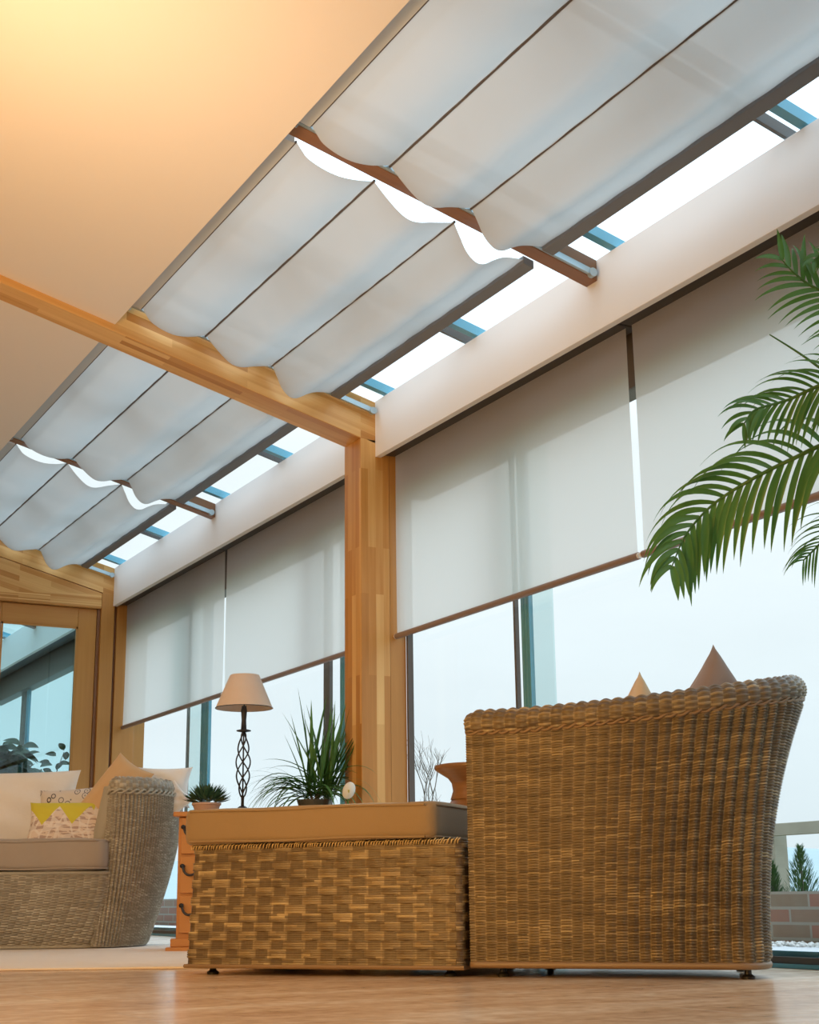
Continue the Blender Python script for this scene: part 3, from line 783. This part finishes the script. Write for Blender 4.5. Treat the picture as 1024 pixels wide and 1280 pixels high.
m.tube([(lx, ly, CH + .02), (lx, ly, CH + .47)], .0035, 8)
m.build('twisted_stem', IRON, lamp, smooth=True)
m = MB(); m.lathe((lx, ly, CH + tz1), [(0, 0), (.012, 0), (.030, .004), (.031, .008), (.012, .012), (.010, .05), (.013, .09), (.010, .11), (0, .11)], 24); m.build('candle_cup', IRON, lamp, smooth=True)
zs0 = .435
m = MB(); m.lathe((lx, ly, CH + zs0), [(.121, 0), (.062, .140), (.060, .141), (.0595, .139), (.1185, .001), (.121, 0)], 56); m.build('lamp_shade', SHADE, lamp, smooth=True)
m = MB(); m.tube([(lx + .121 * math.cos(t), ly + .121 * math.sin(t), CH + zs0 + .001) for t in np.linspace(0, 2 * PI, 57)], .0016, 5, cap=False)
for k in range(3): m.tube([(lx, ly, CH + .545), (lx + .06 * math.cos(k * 2.09), ly + .06 * math.sin(k * 2.09), CH + zs0 + .137)], .0014, 5)
m.build('shade_ring', IRON, lamp)

# ------------------------------------------------------------------ plants
def blade(m, p0, d0, L, w, droop=.3, n=9, fold=.25, up=(0, 0, 1), taper=.15, curl=None):
    """strap/pointed leaf as a folded ribbon with thickness given by its V fold"""
    p = np.array(p0, float); d = np.array(d0, float); d /= np.linalg.norm(d); up = np.array(up, float)
    side = np.cross(d, up); side = side / (np.linalg.norm(side) + 1e-9) if np.linalg.norm(side) > 1e-3 else np.array([1.0, 0, 0])
    b = len(m.V)
    for i in range(n + 1):
        f = i / n; ww = w * (taper + (1 - taper) * math.sin(PI * min(1, f * 1.6 + .12) / 2)) * (1 - f ** 2.2) + .0004
        if f > .999: ww = .0004
        nrm = np.cross(side, d); nrm /= np.linalg.norm(nrm) + 1e-9
        for s, z in ((-1, fold), (0, 0), (1, fold)): m.V.append(tuple(p + side * s * ww / 2 + nrm * abs(s) * ww * fold * .5))
        p = p + d * L / n; d = d + np.array([0, 0, -1.0]) * droop / n * (1 + 1.2 * f)
        if curl is not None: d = d + np.array(curl) / n
        d /= np.linalg.norm(d)
    for i in range(n):
        for k in range(2):
            q = b + i * 3 + k; m.F.append((q, q + 1, q + 4, q + 3)); m.U += [(0, 0), (1, 0), (1, 1), (0, 1)]
# succulent
sp_ = on_chest(258, 6.05); 
succ = thing('potted_succulent', (sp_[0], sp_[1], CH), 'small spiky dark green succulent in a pale clay pot left of the lamp', 'plant')
m = MB(); m.lathe((sp_[0], sp_[1], CH), [(0, 0), (.045, 0), (.056, .028), (.060, .03), (.060, .038), (.052, .038), (.05, .03), (0, .03)], 28); m.build('pot', POT, succ, smooth=False)
m = MB(); rr = random.Random(5)
for k in range(230):
    az = rr.uniform(0, 2 * PI); el = math.asin(rr.uniform(.05, 1)) ; d = np.array([math.cos(az) * math.cos(el), math.sin(az) * math.cos(el), math.sin(el) + .05])
    c0 = np.array([sp_[0], sp_[1], CH + .036]) + d * np.array([.05, .05, .03])
    blade(m, c0, d, rr.uniform(.04, .065), .012, -.3, 4, .6)
m.build('leaves', SUCC, succ, smooth=True)
# strappy plant
dp = on_chest(392, 6.12)
dr = thing('potted_strap_plant', (dp[0], dp[1], CH), 'large bushy plant with long pointed green leaves right of the lamp', 'plant')
m = MB(); m.lathe((dp[0], dp[1], CH), [(0, 0), (.055, 0), (.07, .05), (.066, .05), (0, .045)], 28); m.build('pot', POTD, dr)
m = MB(); rr = random.Random(11)
for k in range(125):
    # three upright tufts plus an arching skirt
    if k < 58:
        tx, lean = rr.choice(((-.02, -.06), (.03, .05), (.06, .26), (.05, .14), (.07, .36)));
        a = rr.gauss(0, .20) + lean; bdir = HR * a + HF * rr.gauss(0, .16) + UPZ
        c0 = np.array([dp[0], dp[1], CH + rr.uniform(.04, .12)]) + HR * (tx + rr.gauss(0, .008))
        blade(m, c0, bdir, rr.uniform(.20, .42), rr.uniform(.015, .024), rr.uniform(.0, .25), 9, .5)
    else:
        s = rr.choice((-1, 1)); bdir = HR * s * rr.uniform(.5, 1.3) + HF * rr.gauss(-.2, .5) + UPZ * rr.uniform(.3, 1.0)
        c0 = np.array([dp[0], dp[1], CH + rr.uniform(.04, .10)]) + HR * rr.uniform(-.05, .07)
        blade(m, c0, bdir, rr.uniform(.18, .33), rr.uniform(.011, .018), rr.uniform(.7, 1.8), 10, .5)
m.build('leaves', SPIKY, dr, smooth=True)
m = MB()
for k in range(26):
    s = -1 if k % 3 else 1; bdir = HR * s * rr.uniform(.5, 1.2) + HF * rr.gauss(0, .4) + UPZ * rr.uniform(.5, 1.3)
    blade(m, np.array([dp[0], dp[1], CH + .06]) + HR * s * .03, bdir, rr.uniform(.25, .38), .004, rr.uniform(.8, 2.2), 14, .3)
m.build('thin_leaves', SPIKY, dr, smooth=True)
m = MB()
for (tx, hh) in ((-.02, .10), (.03, .11), (.05, .10)): m.tube([(dp[0], dp[1], CH + .03), tuple(np.array([dp[0], dp[1], CH + hh]) + HR * tx)], .006, 6)
m.build('stems', BARK, dr)
# the white bloom
fc = at(436, 988, 5.93)
m = MB(); b = len(m.V); nq = 12
for j in range(nq):
    for i in range(nq):
        x, y = i / (nq - 1) * 2 - 1, j / (nq - 1) * 2 - 1
        X = x * math.sqrt(1 - y * y / 2); Y = y * math.sqrt(1 - x * x / 2)
        m.V.append(tuple(fc + HR * (X * .026 + .006 * Y) + UPZ * (Y * .034) + HF * (.014 * (X * X + Y * Y) - .004)))
for f in gridfaces(nq, nq): m.F.append(tuple(b + k for k in f)); m.U += [(0, 0)] * 4
fl = m.build('flower', PETAL, dr, smooth=True); fl['label'] = 'single white cupped bloom among the leaves'
sm = fl.modifiers.new('s', 'SOLIDIFY'); sm.thickness = .0015
m = MB(); m.tube([fc + HF * .006 - UPZ * .02, fc - HF * .004 + UPZ * .002], .004, 8); m.build('spadix', leafm('yellow_spadix', (.6, .55, .15), (.7, .65, .2)), fl)
m = MB(); m.tube([fc - UPZ * .034, fc - UPZ * .1 - HR * .02, np.array([dp[0], dp[1], CH + .045])], .003, 6); m.build('flower_stem', SPIKY, fl)

# broad-leaved plant in front of the glass door
g0 = floor_at(22, 9.85)
rub = thing('potted_broadleaf_plant', (g0[0], g0[1], 0), 'dark broad-leaved plant seen through the glass door behind the sofa', 'plant')
m = MB(); m.lathe((g0[0], g0[1], 0), [(0, 0), (.12, 0), (.16, .28), (.17, .3), (.15, .3), (0, .27)], 28); m.build('pot', POTD, rub)
def broad(m, p, d, L, W, nrm):
    p = np.array(p, float); d = np.array(d, float); d /= np.linalg.norm(d); s = np.cross(d, nrm); s /= np.linalg.norm(s) + 1e-9; nn = np.cross(s, d); b = len(m.V); n = 8
    for i in range(n + 1):
        f = i / n; w = W * math.sin(PI * f ** .8) ** .8 * .5 + .0008
        q = p + d * L * f - UPZ * L * .35 * f * f
        for t in (-1, 0, 1): m.V.append(tuple(q + s * w * t + nn * abs(t) * w * .25))
    for i in range(n):
        for k in range(2):
            q = b + i * 3 + k; m.F.append((q, q + 1, q + 4, q + 3)); m.U += [(0, 0)] * 4
m = MB(); ml = MB(); rr = random.Random(21)
top = at(16, 944, 9.85)
for k in range(5):
    e = top + HR * rr.uniform(-.12, .05) + HF * rr.uniform(-.08, .08) + UPZ * rr.uniform(-.10, .06)
    m.tube([(g0[0], g0[1], .25), (np.array([g0[0], g0[1], .25]) + e) / 2 + HR * rr.uniform(-.03, .03), e], [.009, .007, .003], 6)
for k in range(300):
    c0 = top + HR * rr.gauss(-.05, .085) + HF * rr.gauss(0, .08) + UPZ * rr.gauss(-.10, .085)
    d = HR * rr.gauss(0, 1) + HF * rr.gauss(0, .6) + UPZ * rr.gauss(.1, .5)
    broad(ml, c0, d, rr.uniform(.10, .17), rr.uniform(.05, .085), UPZ + HR * rr.gauss(0, .4) - HF * .7)
br0 = at(68, 972, 9.8)
m.tube([(g0[0], g0[1], .27), at(55, 1010, 9.8), br0, at(80, 940, 9.8)], [.006, .005, .004, .002], 6)
for (u, v, a) in ((80, 938, 2.0), (70, 945, 2.6), (62, 955, 2.6), (82, 950, 1.5), (74, 955, .3), (66, 965, 3.4), (72, 968, -.8), (63, 968, 2.2), (70, 962, 1.0), (64, 975, -.5), (72, 972, .2)):
    c0 = at(u, v, 9.8); d = HR * math.cos(a) + UPZ * math.sin(a); broad(ml, c0, d, .085, .042, UPZ - HF * 1.2)
m.build('stems', BARK, rub, smooth=True); ml.build('leaves', DARKL, rub, smooth=True)

# ------------------------------------------------------------------ palm
pb = floor_at(1330, 2.75)
palm = thing('potted_palm', (pb[0], pb[1], 0), 'tall palm with long arching feathery fronds at the right edge', 'plant')
m = MB(); m.lathe((pb[0], pb[1], 0), [(0, 0), (.13, 0), (.17, .28), (.18, .30), (.16, .30), (0, .27)], 32); m.build('pot', POT, palm)
crown = np.array([pb[0], pb[1], 1.05])
m = MB()
for k in range(3): m.tube([(pb[0] + .02 * math.cos(k * 2), pb[1] + .02 * math.sin(k * 2), .26), crown + np.array([.03 * math.cos(k * 2), .03 * math.sin(k * 2), 0])], [.018, .012], 10)
m.build('stems', leafm('palm_stem', (.2, .24, .08), (.28, .3, .12)), palm, smooth=True)
def frond(ctrl, Lmid, w, upbias, seed, n=30, start=.15, droop=1.3, lenf=None, thin=1, side_only=0, lean=.45):
    """ctrl: (u, v, depth) stations of the rachis; leaflets both sides"""
    rnd = random.Random(seed)
    pts = [crown] + [at(*c) for c in ctrl]; C = crom(pts, 14)
    C = np.array(C); d = np.r_[0, np.cumsum(np.linalg.norm(np.diff(C, axis=0), axis=1))]; d /= d[-1]
    m = MB(); m.tube([C[i] for i in range(0, len(C), 2)] + [C[-1]], list(np.linspace(.007, .0014, len(range(0, len(C), 2)) + 1)), 6)
    fo = m.build('frond', PALM, palm, smooth=True)
    ml = MB()
    P = lambda a: np.array([np.interp(a, d, C[:, k]) for k in range(3)])
    for i in range(n):
        a = start + (1 - start) * (i / (n - 1)) ** .92
        p = P(a); tg = P(min(1, a + .02)) - P(max(0, a - .02)); tg /= np.linalg.norm(tg) + 1e-9
        sd = np.cross(tg, HF); sd /= np.linalg.norm(sd) + 1e-9
        if sd[2] < 0: sd = -sd                    # sd: the "upper" side
        L = Lmid * (math.sin(PI * min(1, .22 + .66 * a)) ** .7) * rnd.uniform(.9, 1.08)
        if a > .93: L *= .8
        for s in ((1, -1) if not side_only else (side_only,)):
            dd = tg * (lean + .45 * a) + sd * s * (.85 - .25 * a) + HF * rnd.gauss(-.05, .12) + UPZ * upbias
            blade(ml, p, dd, L * (1 if s > 0 else .92), w * rnd.uniform(.85, 1.1), droop * (1.0 if s > 0 else .8) * rnd.uniform(.85, 1.15), 12, .35, up=UPZ * .3 - HF, taper=.35)
    if n: ml.build('leaflets', PALM, fo, smooth=True)
frond([(1150, 545, 2.75), (1050, 550, 2.9), (990, 574, 3.0), (935, 602, 3.05), (890, 632, 3.1), (858, 668, 3.1), (840, 708, 3.08)], .24, .0195, .14, 1, n=21, start=.42)
frond([(1180, 470, 2.8), (1090, 400, 2.95), (1045, 372, 3.0), (1012, 356, 3.03), (992, 340, 3.05), (978, 325, 3.05)], .19, .017, .02, 2, n=15, start=.50, droop=.8)
frond([(1160, 500, 2.7), (1080, 470, 2.75), (1030, 480, 2.8), (985, 500, 2.85), (945, 512, 2.85), (930, 530, 2.85)], .16, .012, .08, 3, n=19, start=.5, droop=.9)
frond([(1170, 520, 3.0), (1090, 500, 3.1), (1040, 470, 3.15), (1000, 442, 3.2), (962, 418, 3.2)], .02, .004, -.2, 4, n=0, start=.9, droop=.3)
frond([(1180, 640, 2.9), (1090, 640, 3.1), (1050, 655, 3.15), (1025, 680, 3.2), (1005, 700, 3.2)], .17, .006, .05, 5, n=22, start=.55, droop=1.0)
frond([(1190, 420, 2.8), (1120, 340, 2.9), (1060, 315, 2.95), (1028, 318, 3.0), (1018, 325, 3.0)], .10, .014, .0, 6, n=16, start=.6, droop=.9)

# ------------------------------------------------------------------ left sofa
def ld(l, d, z=0):
    l = np.asarray(l, float); d = np.asarray(d, float); z = np.asarray(z, float); l, d, z = np.broadcast_arrays(l, d, z)
    return l[..., None] * HR + d[..., None] * HF + z[..., None] * UPZ
ls = thing('wicker_sofa', ld(-1.7, 6.8), 'pale grey-brown wicker sofa at left piled with cushions', 'sofa')
LT, LTL = lin(crom([(-1.315, 6.46), (-1.31, 6.375), (-1.265, 6.34), (-1.19, 6.37), (-1.11, 6.47), (-1.065, 6.62), (-1.06, 6.80), (-1.11, 6.98), (-1.25, 7.12), (-1.5, 7.2), (-2.0, 7.25), (-2.6, 7.25)], 10))
LB, LBL = lin(crom([(-1.375, 6.48), (-1.372, 6.42), (-1.355, 6.395), (-1.32, 6.40), (-1.26, 6.45), (-1.205, 6.56), (-1.19, 6.70), (-1.22, 6.85), (-1.32, 6.95), (-1.55, 7.05), (-2.0, 7.1), (-2.6, 7.1)], 10))
def lsz(a): return .672 - .0 * a
def ls_f(A, W):
    T = LT(A); B = LB(A); e = np.sin(np.clip(W, 0, 1) * PI / 2)[..., None] ** 1.0
    p = B + (T - B) * e
    return ld(p[..., 0], p[..., 1], .012 + (.655 - .012) * W)
wick_patch('woven_shell', ls_f, 140, 120, WICKL, ls, amp=.0022, rib=.009, bundle=1, su=6, sv=3, under=.6)
def ls_rim(A, W):
    T = LT(A); T2 = LT(np.clip(A + .003, 0, 1)) - LT(np.clip(A - .003, 0, 1)); n = np.stack([T2[..., 1], -T2[..., 0]], -1); n /= np.linalg.norm(n, axis=-1, keepdims=True) + 1e-9
    an = -PI * .3 + W * PI * 1.35; q = T + n * (.034 * np.cos(an) - .034)[..., None]
    return ld(q[..., 0], q[..., 1], .678 + .040 * np.sin(an))
wick_patch('woven_rim', ls_rim, 88, 10, WICKL, ls, amp=.004, rib=.003, bundle=1, su=6, sv=4, vo=130, under=.5)
m = MB()
for k in range(2):
    pts = []
    for i in range(400):
        a = i / 399 * .7; T = LT(np.array(a)); T2 = LT(np.array(min(1, a + .004))) - LT(np.array(max(0, a - .004))); n = np.array([T2[1], -T2[0]]); n /= np.linalg.norm(n) + 1e-9
        ph = a * LTL / .07 * 2 * PI + k * PI; q = T + n * (.004 + .004 * math.cos(ph)); pts.append(ld(q[0], q[1], .655 + .008 * math.sin(ph)))
    m.tube(pts, .0055, 6)
m.build('plaited_band', WICKL, ls, smooth=True)
# seat front
FT, FL_ = lin(crom([(-2.9, 6.34), (-2.2, 6.31), (-1.6, 6.32), (-1.36, 6.335), (-1.285, 6.37), (-1.27, 6.45)], 10))
FB, _ = lin(crom([(-2.9, 6.40), (-2.2, 6.38), (-1.6, 6.39), (-1.42, 6.40), (-1.365, 6.42), (-1.355, 6.47)], 10))
def fs(A, W):
    T = FT(A); B = FB(A); e = np.sin(W * PI / 2)[..., None]; p = B + (T - B) * e
    return ld(p[..., 0], p[..., 1], .014 + (.318 - .014) * W)
wick_patch('seat_front', fs, int(FL_ / .030), 56, WICKL, ls, amp=.003, rib=.003, bundle=1, su=6, sv=4, under=.7)
m = MB(); m.tube([ld(*FT(np.array(i / 60.)), .318) for i in range(61)], .008, 8); m.tube([ld(*FB(np.array(i / 60.)), .016) for i in range(61)], .007, 8); m.build('edge_cane', WICKL, ls, smooth=True)
m = MB(); m.poly([ld(x, y, .31) for x, y in ((-2.9, 6.35), (-1.3, 6.35), (-1.15, 6.7), (-1.3, 7.05), (-2.9, 7.1))]); m.build('seat_deck', WINNER, ls)
A_, W_ = np.meshgrid(np.linspace(0, 1, 60), np.linspace(0, 1, 8))
T_ = LT(A_); ctr = np.array([-1.9, 6.75]); d_ = T_ - ctr; L_ = np.linalg.norm(d_, axis=-1, keepdims=True); q_ = ctr + d_ / L_ * (L_ - .03)
raw('inner_wall', ld(q_[..., 0] + (ctr[0] - q_[..., 0]) * .10 * (1 - W_), q_[..., 1] + (ctr[1] - q_[..., 1]) * .10 * (1 - W_), .43 + .25 * W_).reshape(-1, 3), gridfaces(8, 60), None, WICKL, ls)
soft_box('seat_cushion', lambda x, y, z: ld(x, y, z), (-2.5, -1.295), (6.30, 6.95), .326, .458, GREYF, ls, r=.035, seed=9, wob=.003)
for l, d in ((-1.36, 6.5), (-1.25, 6.75), (-2.5, 6.5), (-2.5, 7.0)): foot(ls, ld(l, d), .014)

R_ = HR; 
def pc(u, v, D): return at(u, v, D)
pillow('cushion', pc(-12, 1016, 6.86), R_, UPZ + HF * .25, .80, .40, .17, WHITEF, 'big fluffy white back cushion at the left edge of the sofa', seed=3, pinch=.06, wr=.008)
pillow('cushion', pc(93, 1022, 6.68), R_ + UPZ * .07, UPZ + HF * .35 - R_ * .05, .33, .29, .12, LEAFC, 'leaf-printed cream cushion peeping out behind the yellow one', seed=4, pinch=.08)
pillow('cushion', pc(86, 1033, 6.48), R_ + UPZ * .0, UPZ + HF * .45, .37, .235, .11, TRIC, 'patterned cushion with bright yellow pointed flaps along its top', seed=5, pinch=.08)
pillow('cushion', pc(127, 1010, 6.52), R_ * .55 + UPZ * .78 + HF * .22, UPZ * .5 - R_ * .82 + HF * .25, .50, .20, .08, TANC, 'plain tan cushion leaning diagonally against the sofa arm', seed=6, pinch=.06)
pillow('cushion', pc(202, 984, 6.70), R_ - UPZ * .02, UPZ + HF * .2, .27, .19, .11, WHITEC, 'white cotton cushion perched on the sofa arm', seed=7, pinch=.12)
pillow('cushion', pc(216, 1000, 6.62), R_ * .75 + UPZ * .66, UPZ * .75 - R_ * .66, .125, .125, .04, WHITEC, 'second white cushion, just its corner hanging over the outer side of the sofa arm', seed=12, pinch=.06)

# ------------------------------------------------------------------ rug
c = [floor_at(-260, 4.62), floor_at(395, 4.62), floor_at(270, 6.9), floor_at(-200, 7.0)]
rug = MB(); c2 = [p + np.array([0, 0, .008]) for p in c]
rug.quad_box([(p[0], p[1], .0005) for p in c] + [(p[0], p[1], .008) for p in c]); ro = rug.build('rug', RUGM, bevel=.003)
tag(ro, 'flat cream rug under the left sofa', 'rug')
# ------------------------------------------------------------------ outside
m = MB(); m.box(3.03, 4.13, -6, 26, -.12, -.002); struct(m, 'patio', PAVE)
m = MB(); m.box(4.13, 4.28, -6, 26, -.12, -.03); struct(m, 'gravel_bed', SOIL)
rr = random.Random(9)
m = MB()
bm = bmesh.new()
for k in range(2600):
    r0 = rr.uniform(.007, .016); x = rr.uniform(4.10, 4.26); y = rr.uniform(2.5, 10); z = rr.uniform(-.01, .008)
    mat = Matrix.Translation((x, y, z)) @ Matrix.Diagonal((r0, r0 * rr.uniform(.7, 1.2), r0 * rr.uniform(.6, .9), 1))
    bmesh.ops.create_icosphere(bm, subdivisions=1, radius=1, matrix=mat)
me = bpy.data.meshes.new('gravel'); bm.to_mesh(me); bm.free(); me.materials.append(GRAV)
go = bpy.data.objects.new('gravel', me); COL.objects.link(go); go['kind'] = 'stuff'; tag(go, 'strip of white gravel at the foot of the brick wall', 'gravel')
m = MB(); m.box(4.28, 4.50, -6, 26, -.1, .205); struct(m, 'garden_wall', BRICK)
m = MB(); m.box(4.50, 60, -40, 120, -.3, .06); struct(m, 'ground', SOIL)
# hills
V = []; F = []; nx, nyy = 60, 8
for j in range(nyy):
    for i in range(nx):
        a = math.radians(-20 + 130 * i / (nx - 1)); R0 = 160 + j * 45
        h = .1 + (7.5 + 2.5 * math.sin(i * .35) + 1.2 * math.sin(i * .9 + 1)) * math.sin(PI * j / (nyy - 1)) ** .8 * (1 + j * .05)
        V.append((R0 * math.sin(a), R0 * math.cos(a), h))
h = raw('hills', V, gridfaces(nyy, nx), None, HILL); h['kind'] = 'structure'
# fence
fen = thing('garden_fence', (6.0, 6.0, .06), 'weathered post and rail timber fence beyond the low brick wall', 'fence')
for y in (1.0, 3.0, 4.9, 6.62, 8.4, 10.2, 12): 
    m = MB(); m.box(6.0, 6.10, y - .05, y + .05, .05, .585); m.build('post', FENCE, fen, bevel=.004)
for z in (.515,):
    m = MB(); m.box(5.97, 5.999, .9, 12.1, z, z + .07); m.build('rail', FENCE, fen, bevel=.003)
def conifer(x, y, h, w, label, seed):
    rr = random.Random(seed); t = thing('conifer_shrub', (x, y, .06), label, 'shrub', 'conifers behind the brick wall')
    m = MB(); m.tube([(x, y, .05), (x, y, .06 + h * .9)], [.012, .003], 6); m.build('trunk', BARK, t)
    m = MB()
    for k in range(1100):
        f = rr.random() ** 1.3; z = .08 + h * f * .93; r = w * (1 - f) ** .8 * rr.uniform(.15, .8); az = rr.uniform(0, 2 * PI)
        d = np.array([math.cos(az) * .6, math.sin(az) * .6, 1.1]); blade(m, (x + r * math.cos(az), y + r * math.sin(az), z), d, rr.uniform(.025, .055) * (1.1 - .4 * f), .006, .1, 2, .5)
    m.build('foliage', CONIF, t, smooth=True)
def wat(u, X):
    d = FW + (u - 512) / FPX * RX - (1100 - 640) / FPX * UY; return CAM + d * (X / d[0])
q = wat(1003, 4.95); conifer(4.95, q[1], .34, .16, 'small pointed green conifer right of the fence post, behind the brick wall', 1)
q = wat(966, 4.95); conifer(4.95, q[1], .27, .10, 'narrow conifer half hidden by the armchair back', 2)
# bare tree
tp = wat(534, 11.0)
bt = thing('bare_tree', (tp[0], tp[1], .06), 'leafless young tree outside the window, left of the wooden urn', 'tree')
m = MB(); rr = random.Random(4)
def branch(p, d, L, r, depth):
    p = np.array(p, float); pts = [p]; d = np.array(d, float)
    for k in range(4):
        d = d + HR * rr.gauss(0, .12) + HF * rr.gauss(0, .1) + UPZ * .05; d /= np.linalg.norm(d); p = p + d * L / 4; pts.append(p)
    m.tube(pts, list(np.linspace(r, r * .6, 5)), 5)
    if depth:
        for k in range(3 if depth > 1 else 4):
            branch(pts[rr.choice((2, 3, 4))], d + HR * rr.gauss(0, .6) + HF * rr.gauss(0, .4) + UPZ * .5, L * rr.uniform(.5, .75), r * .55, depth - 1)
branch((tp[0], tp[1], .06), (0, 0, 1), 1.15, .03, 4)
m.build('branches', BARK, bt, smooth=True)

# ------------------------------------------------------------------ world: overcast sky
w = bpy.data.worlds.new('sky'); S.world = w; w.use_nodes = True; nt = w.node_tree; nt.nodes.clear()
out = nt.nodes.new('ShaderNodeOutputWorld'); bg = nt.nodes.new('ShaderNodeBackground'); tc = nt.nodes.new('ShaderNodeTexCoord')
sp2 = nt.nodes.new('ShaderNodeSeparateXYZ'); nt.links.new(tc.outputs['Generated'], sp2.inputs[0])
rp = nt.nodes.new('ShaderNodeValToRGB'); nt.links.new(sp2.outputs[2], rp.inputs[0])
for e, (p, c) in zip([rp.color_ramp.elements[0], rp.color_ramp.elements[1]], ((.0, (.76, .86, .91)), (.95, (1.9, 2.35, 2.75)))): e.position = p; e.color = (*c, 1)
e = rp.color_ramp.elements.new(.16); e.color = (.84, .93, .975, 1)
e = rp.color_ramp.elements.new(.30); e.color = (.90, .965, .995, 1)
e = rp.color_ramp.elements.new(.46); e.color = (1.5, 1.8, 2.05, 1)
nz = nt.nodes.new('ShaderNodeTexNoise'); nz.inputs['Scale'].default_value = 3.2; nz.inputs['Detail'].default_value = 5
mp = nt.nodes.new('ShaderNodeMapping'); mp.inputs['Scale'].default_value = (1, 1, 3); nt.links.new(tc.outputs['Generated'], mp.inputs[0]); nt.links.new(mp.outputs[0], nz.inputs['Vector'])
mr = nt.nodes.new('ShaderNodeMapRange'); nt.links.new(nz.outputs['Fac'], mr.inputs[0]); mr.inputs[1].default_value = .3; mr.inputs[2].default_value = .7; mr.inputs[3].default_value = .96; mr.inputs[4].default_value = 1.05
vm = nt.nodes.new('ShaderNodeVectorMath'); vm.operation = 'SCALE'; nt.links.new(rp.outputs[0], vm.inputs[0]); nt.links.new(mr.outputs[0], vm.inputs['Scale'])
nt.links.new(vm.outputs[0], bg.inputs[0]); bg.inputs[1].default_value = 1.0; nt.links.new(bg.outputs[0], out.inputs[0])

# ------------------------------------------------------------------ warm room light, out of view: an uplighter and added fills
def area(name, loc, target, size, power, col, sizey=None, spread=180):
    l = bpy.data.lights.new(name, 'AREA'); l.energy = power; l.color = col; l.size = size; l.spread = math.radians(spread)
    if sizey: l.shape = 'RECTANGLE'; l.size_y = sizey
    o = bpy.data.objects.new(name, l); COL.objects.link(o); o.location = loc
    d = Vector(target) - Vector(loc); o.rotation_euler = d.to_track_quat('-Z', 'Y').to_euler(); return o
WARM = (1.0, .58, .24)
area('uplighter', (.28, 3.0, 1.45), (.92, 3.72, 2.62), .35, 6.5, (1.0, .74, .54), spread=120)
area('ceiling_wash', (-.1, 2.9, .9), (.35, 4.0, 2.7), .9, 22, (1.0, .53, .15), spread=125)  # added wash, gives the ceiling its wide amber base tone
area('furniture_fill', (-1.7, 1.7, 1.0), (1.95, 3.5, .40), .9, 11.5, (1.0, .52, .13), spread=60)  # added amber fill, narrowed to the ottoman and armchair fronts
area('floor_fill', (-.9, 1.2, 2.35), (.4, 3.6, .0), 1.6, 11, (1.0, .64, .34), spread=90)  # added warm key without a fixture, brightens floor and furniture
area('sofa_fill', (-1.9, 4.6, 1.7), (1.6, 6.8, .5), 1.2, 9, (1.0, .72, .46), spread=80)  # added warm fill without a fixture, lifts sofa cushions and lampshade

S.view_settings.view_transform = 'Standard'; S.view_settings.look = 'None'; S.view_settings.gamma = 1; S.view_settings.use_curve_mapping = False
S.view_settings.exposure = 0.1
cy = S.cycles
cy.use_denoising = True
try: cy.denoiser = 'OPENIMAGEDENOISE'
except Exception: pass
cy.max_bounces = 12; cy.diffuse_bounces = 6; cy.transparent_max_bounces = 24; cy.transmission_bounces = 8; cy.sample_clamp_indirect = 6
cy.caustics_reflective = False; cy.caustics_refractive = False
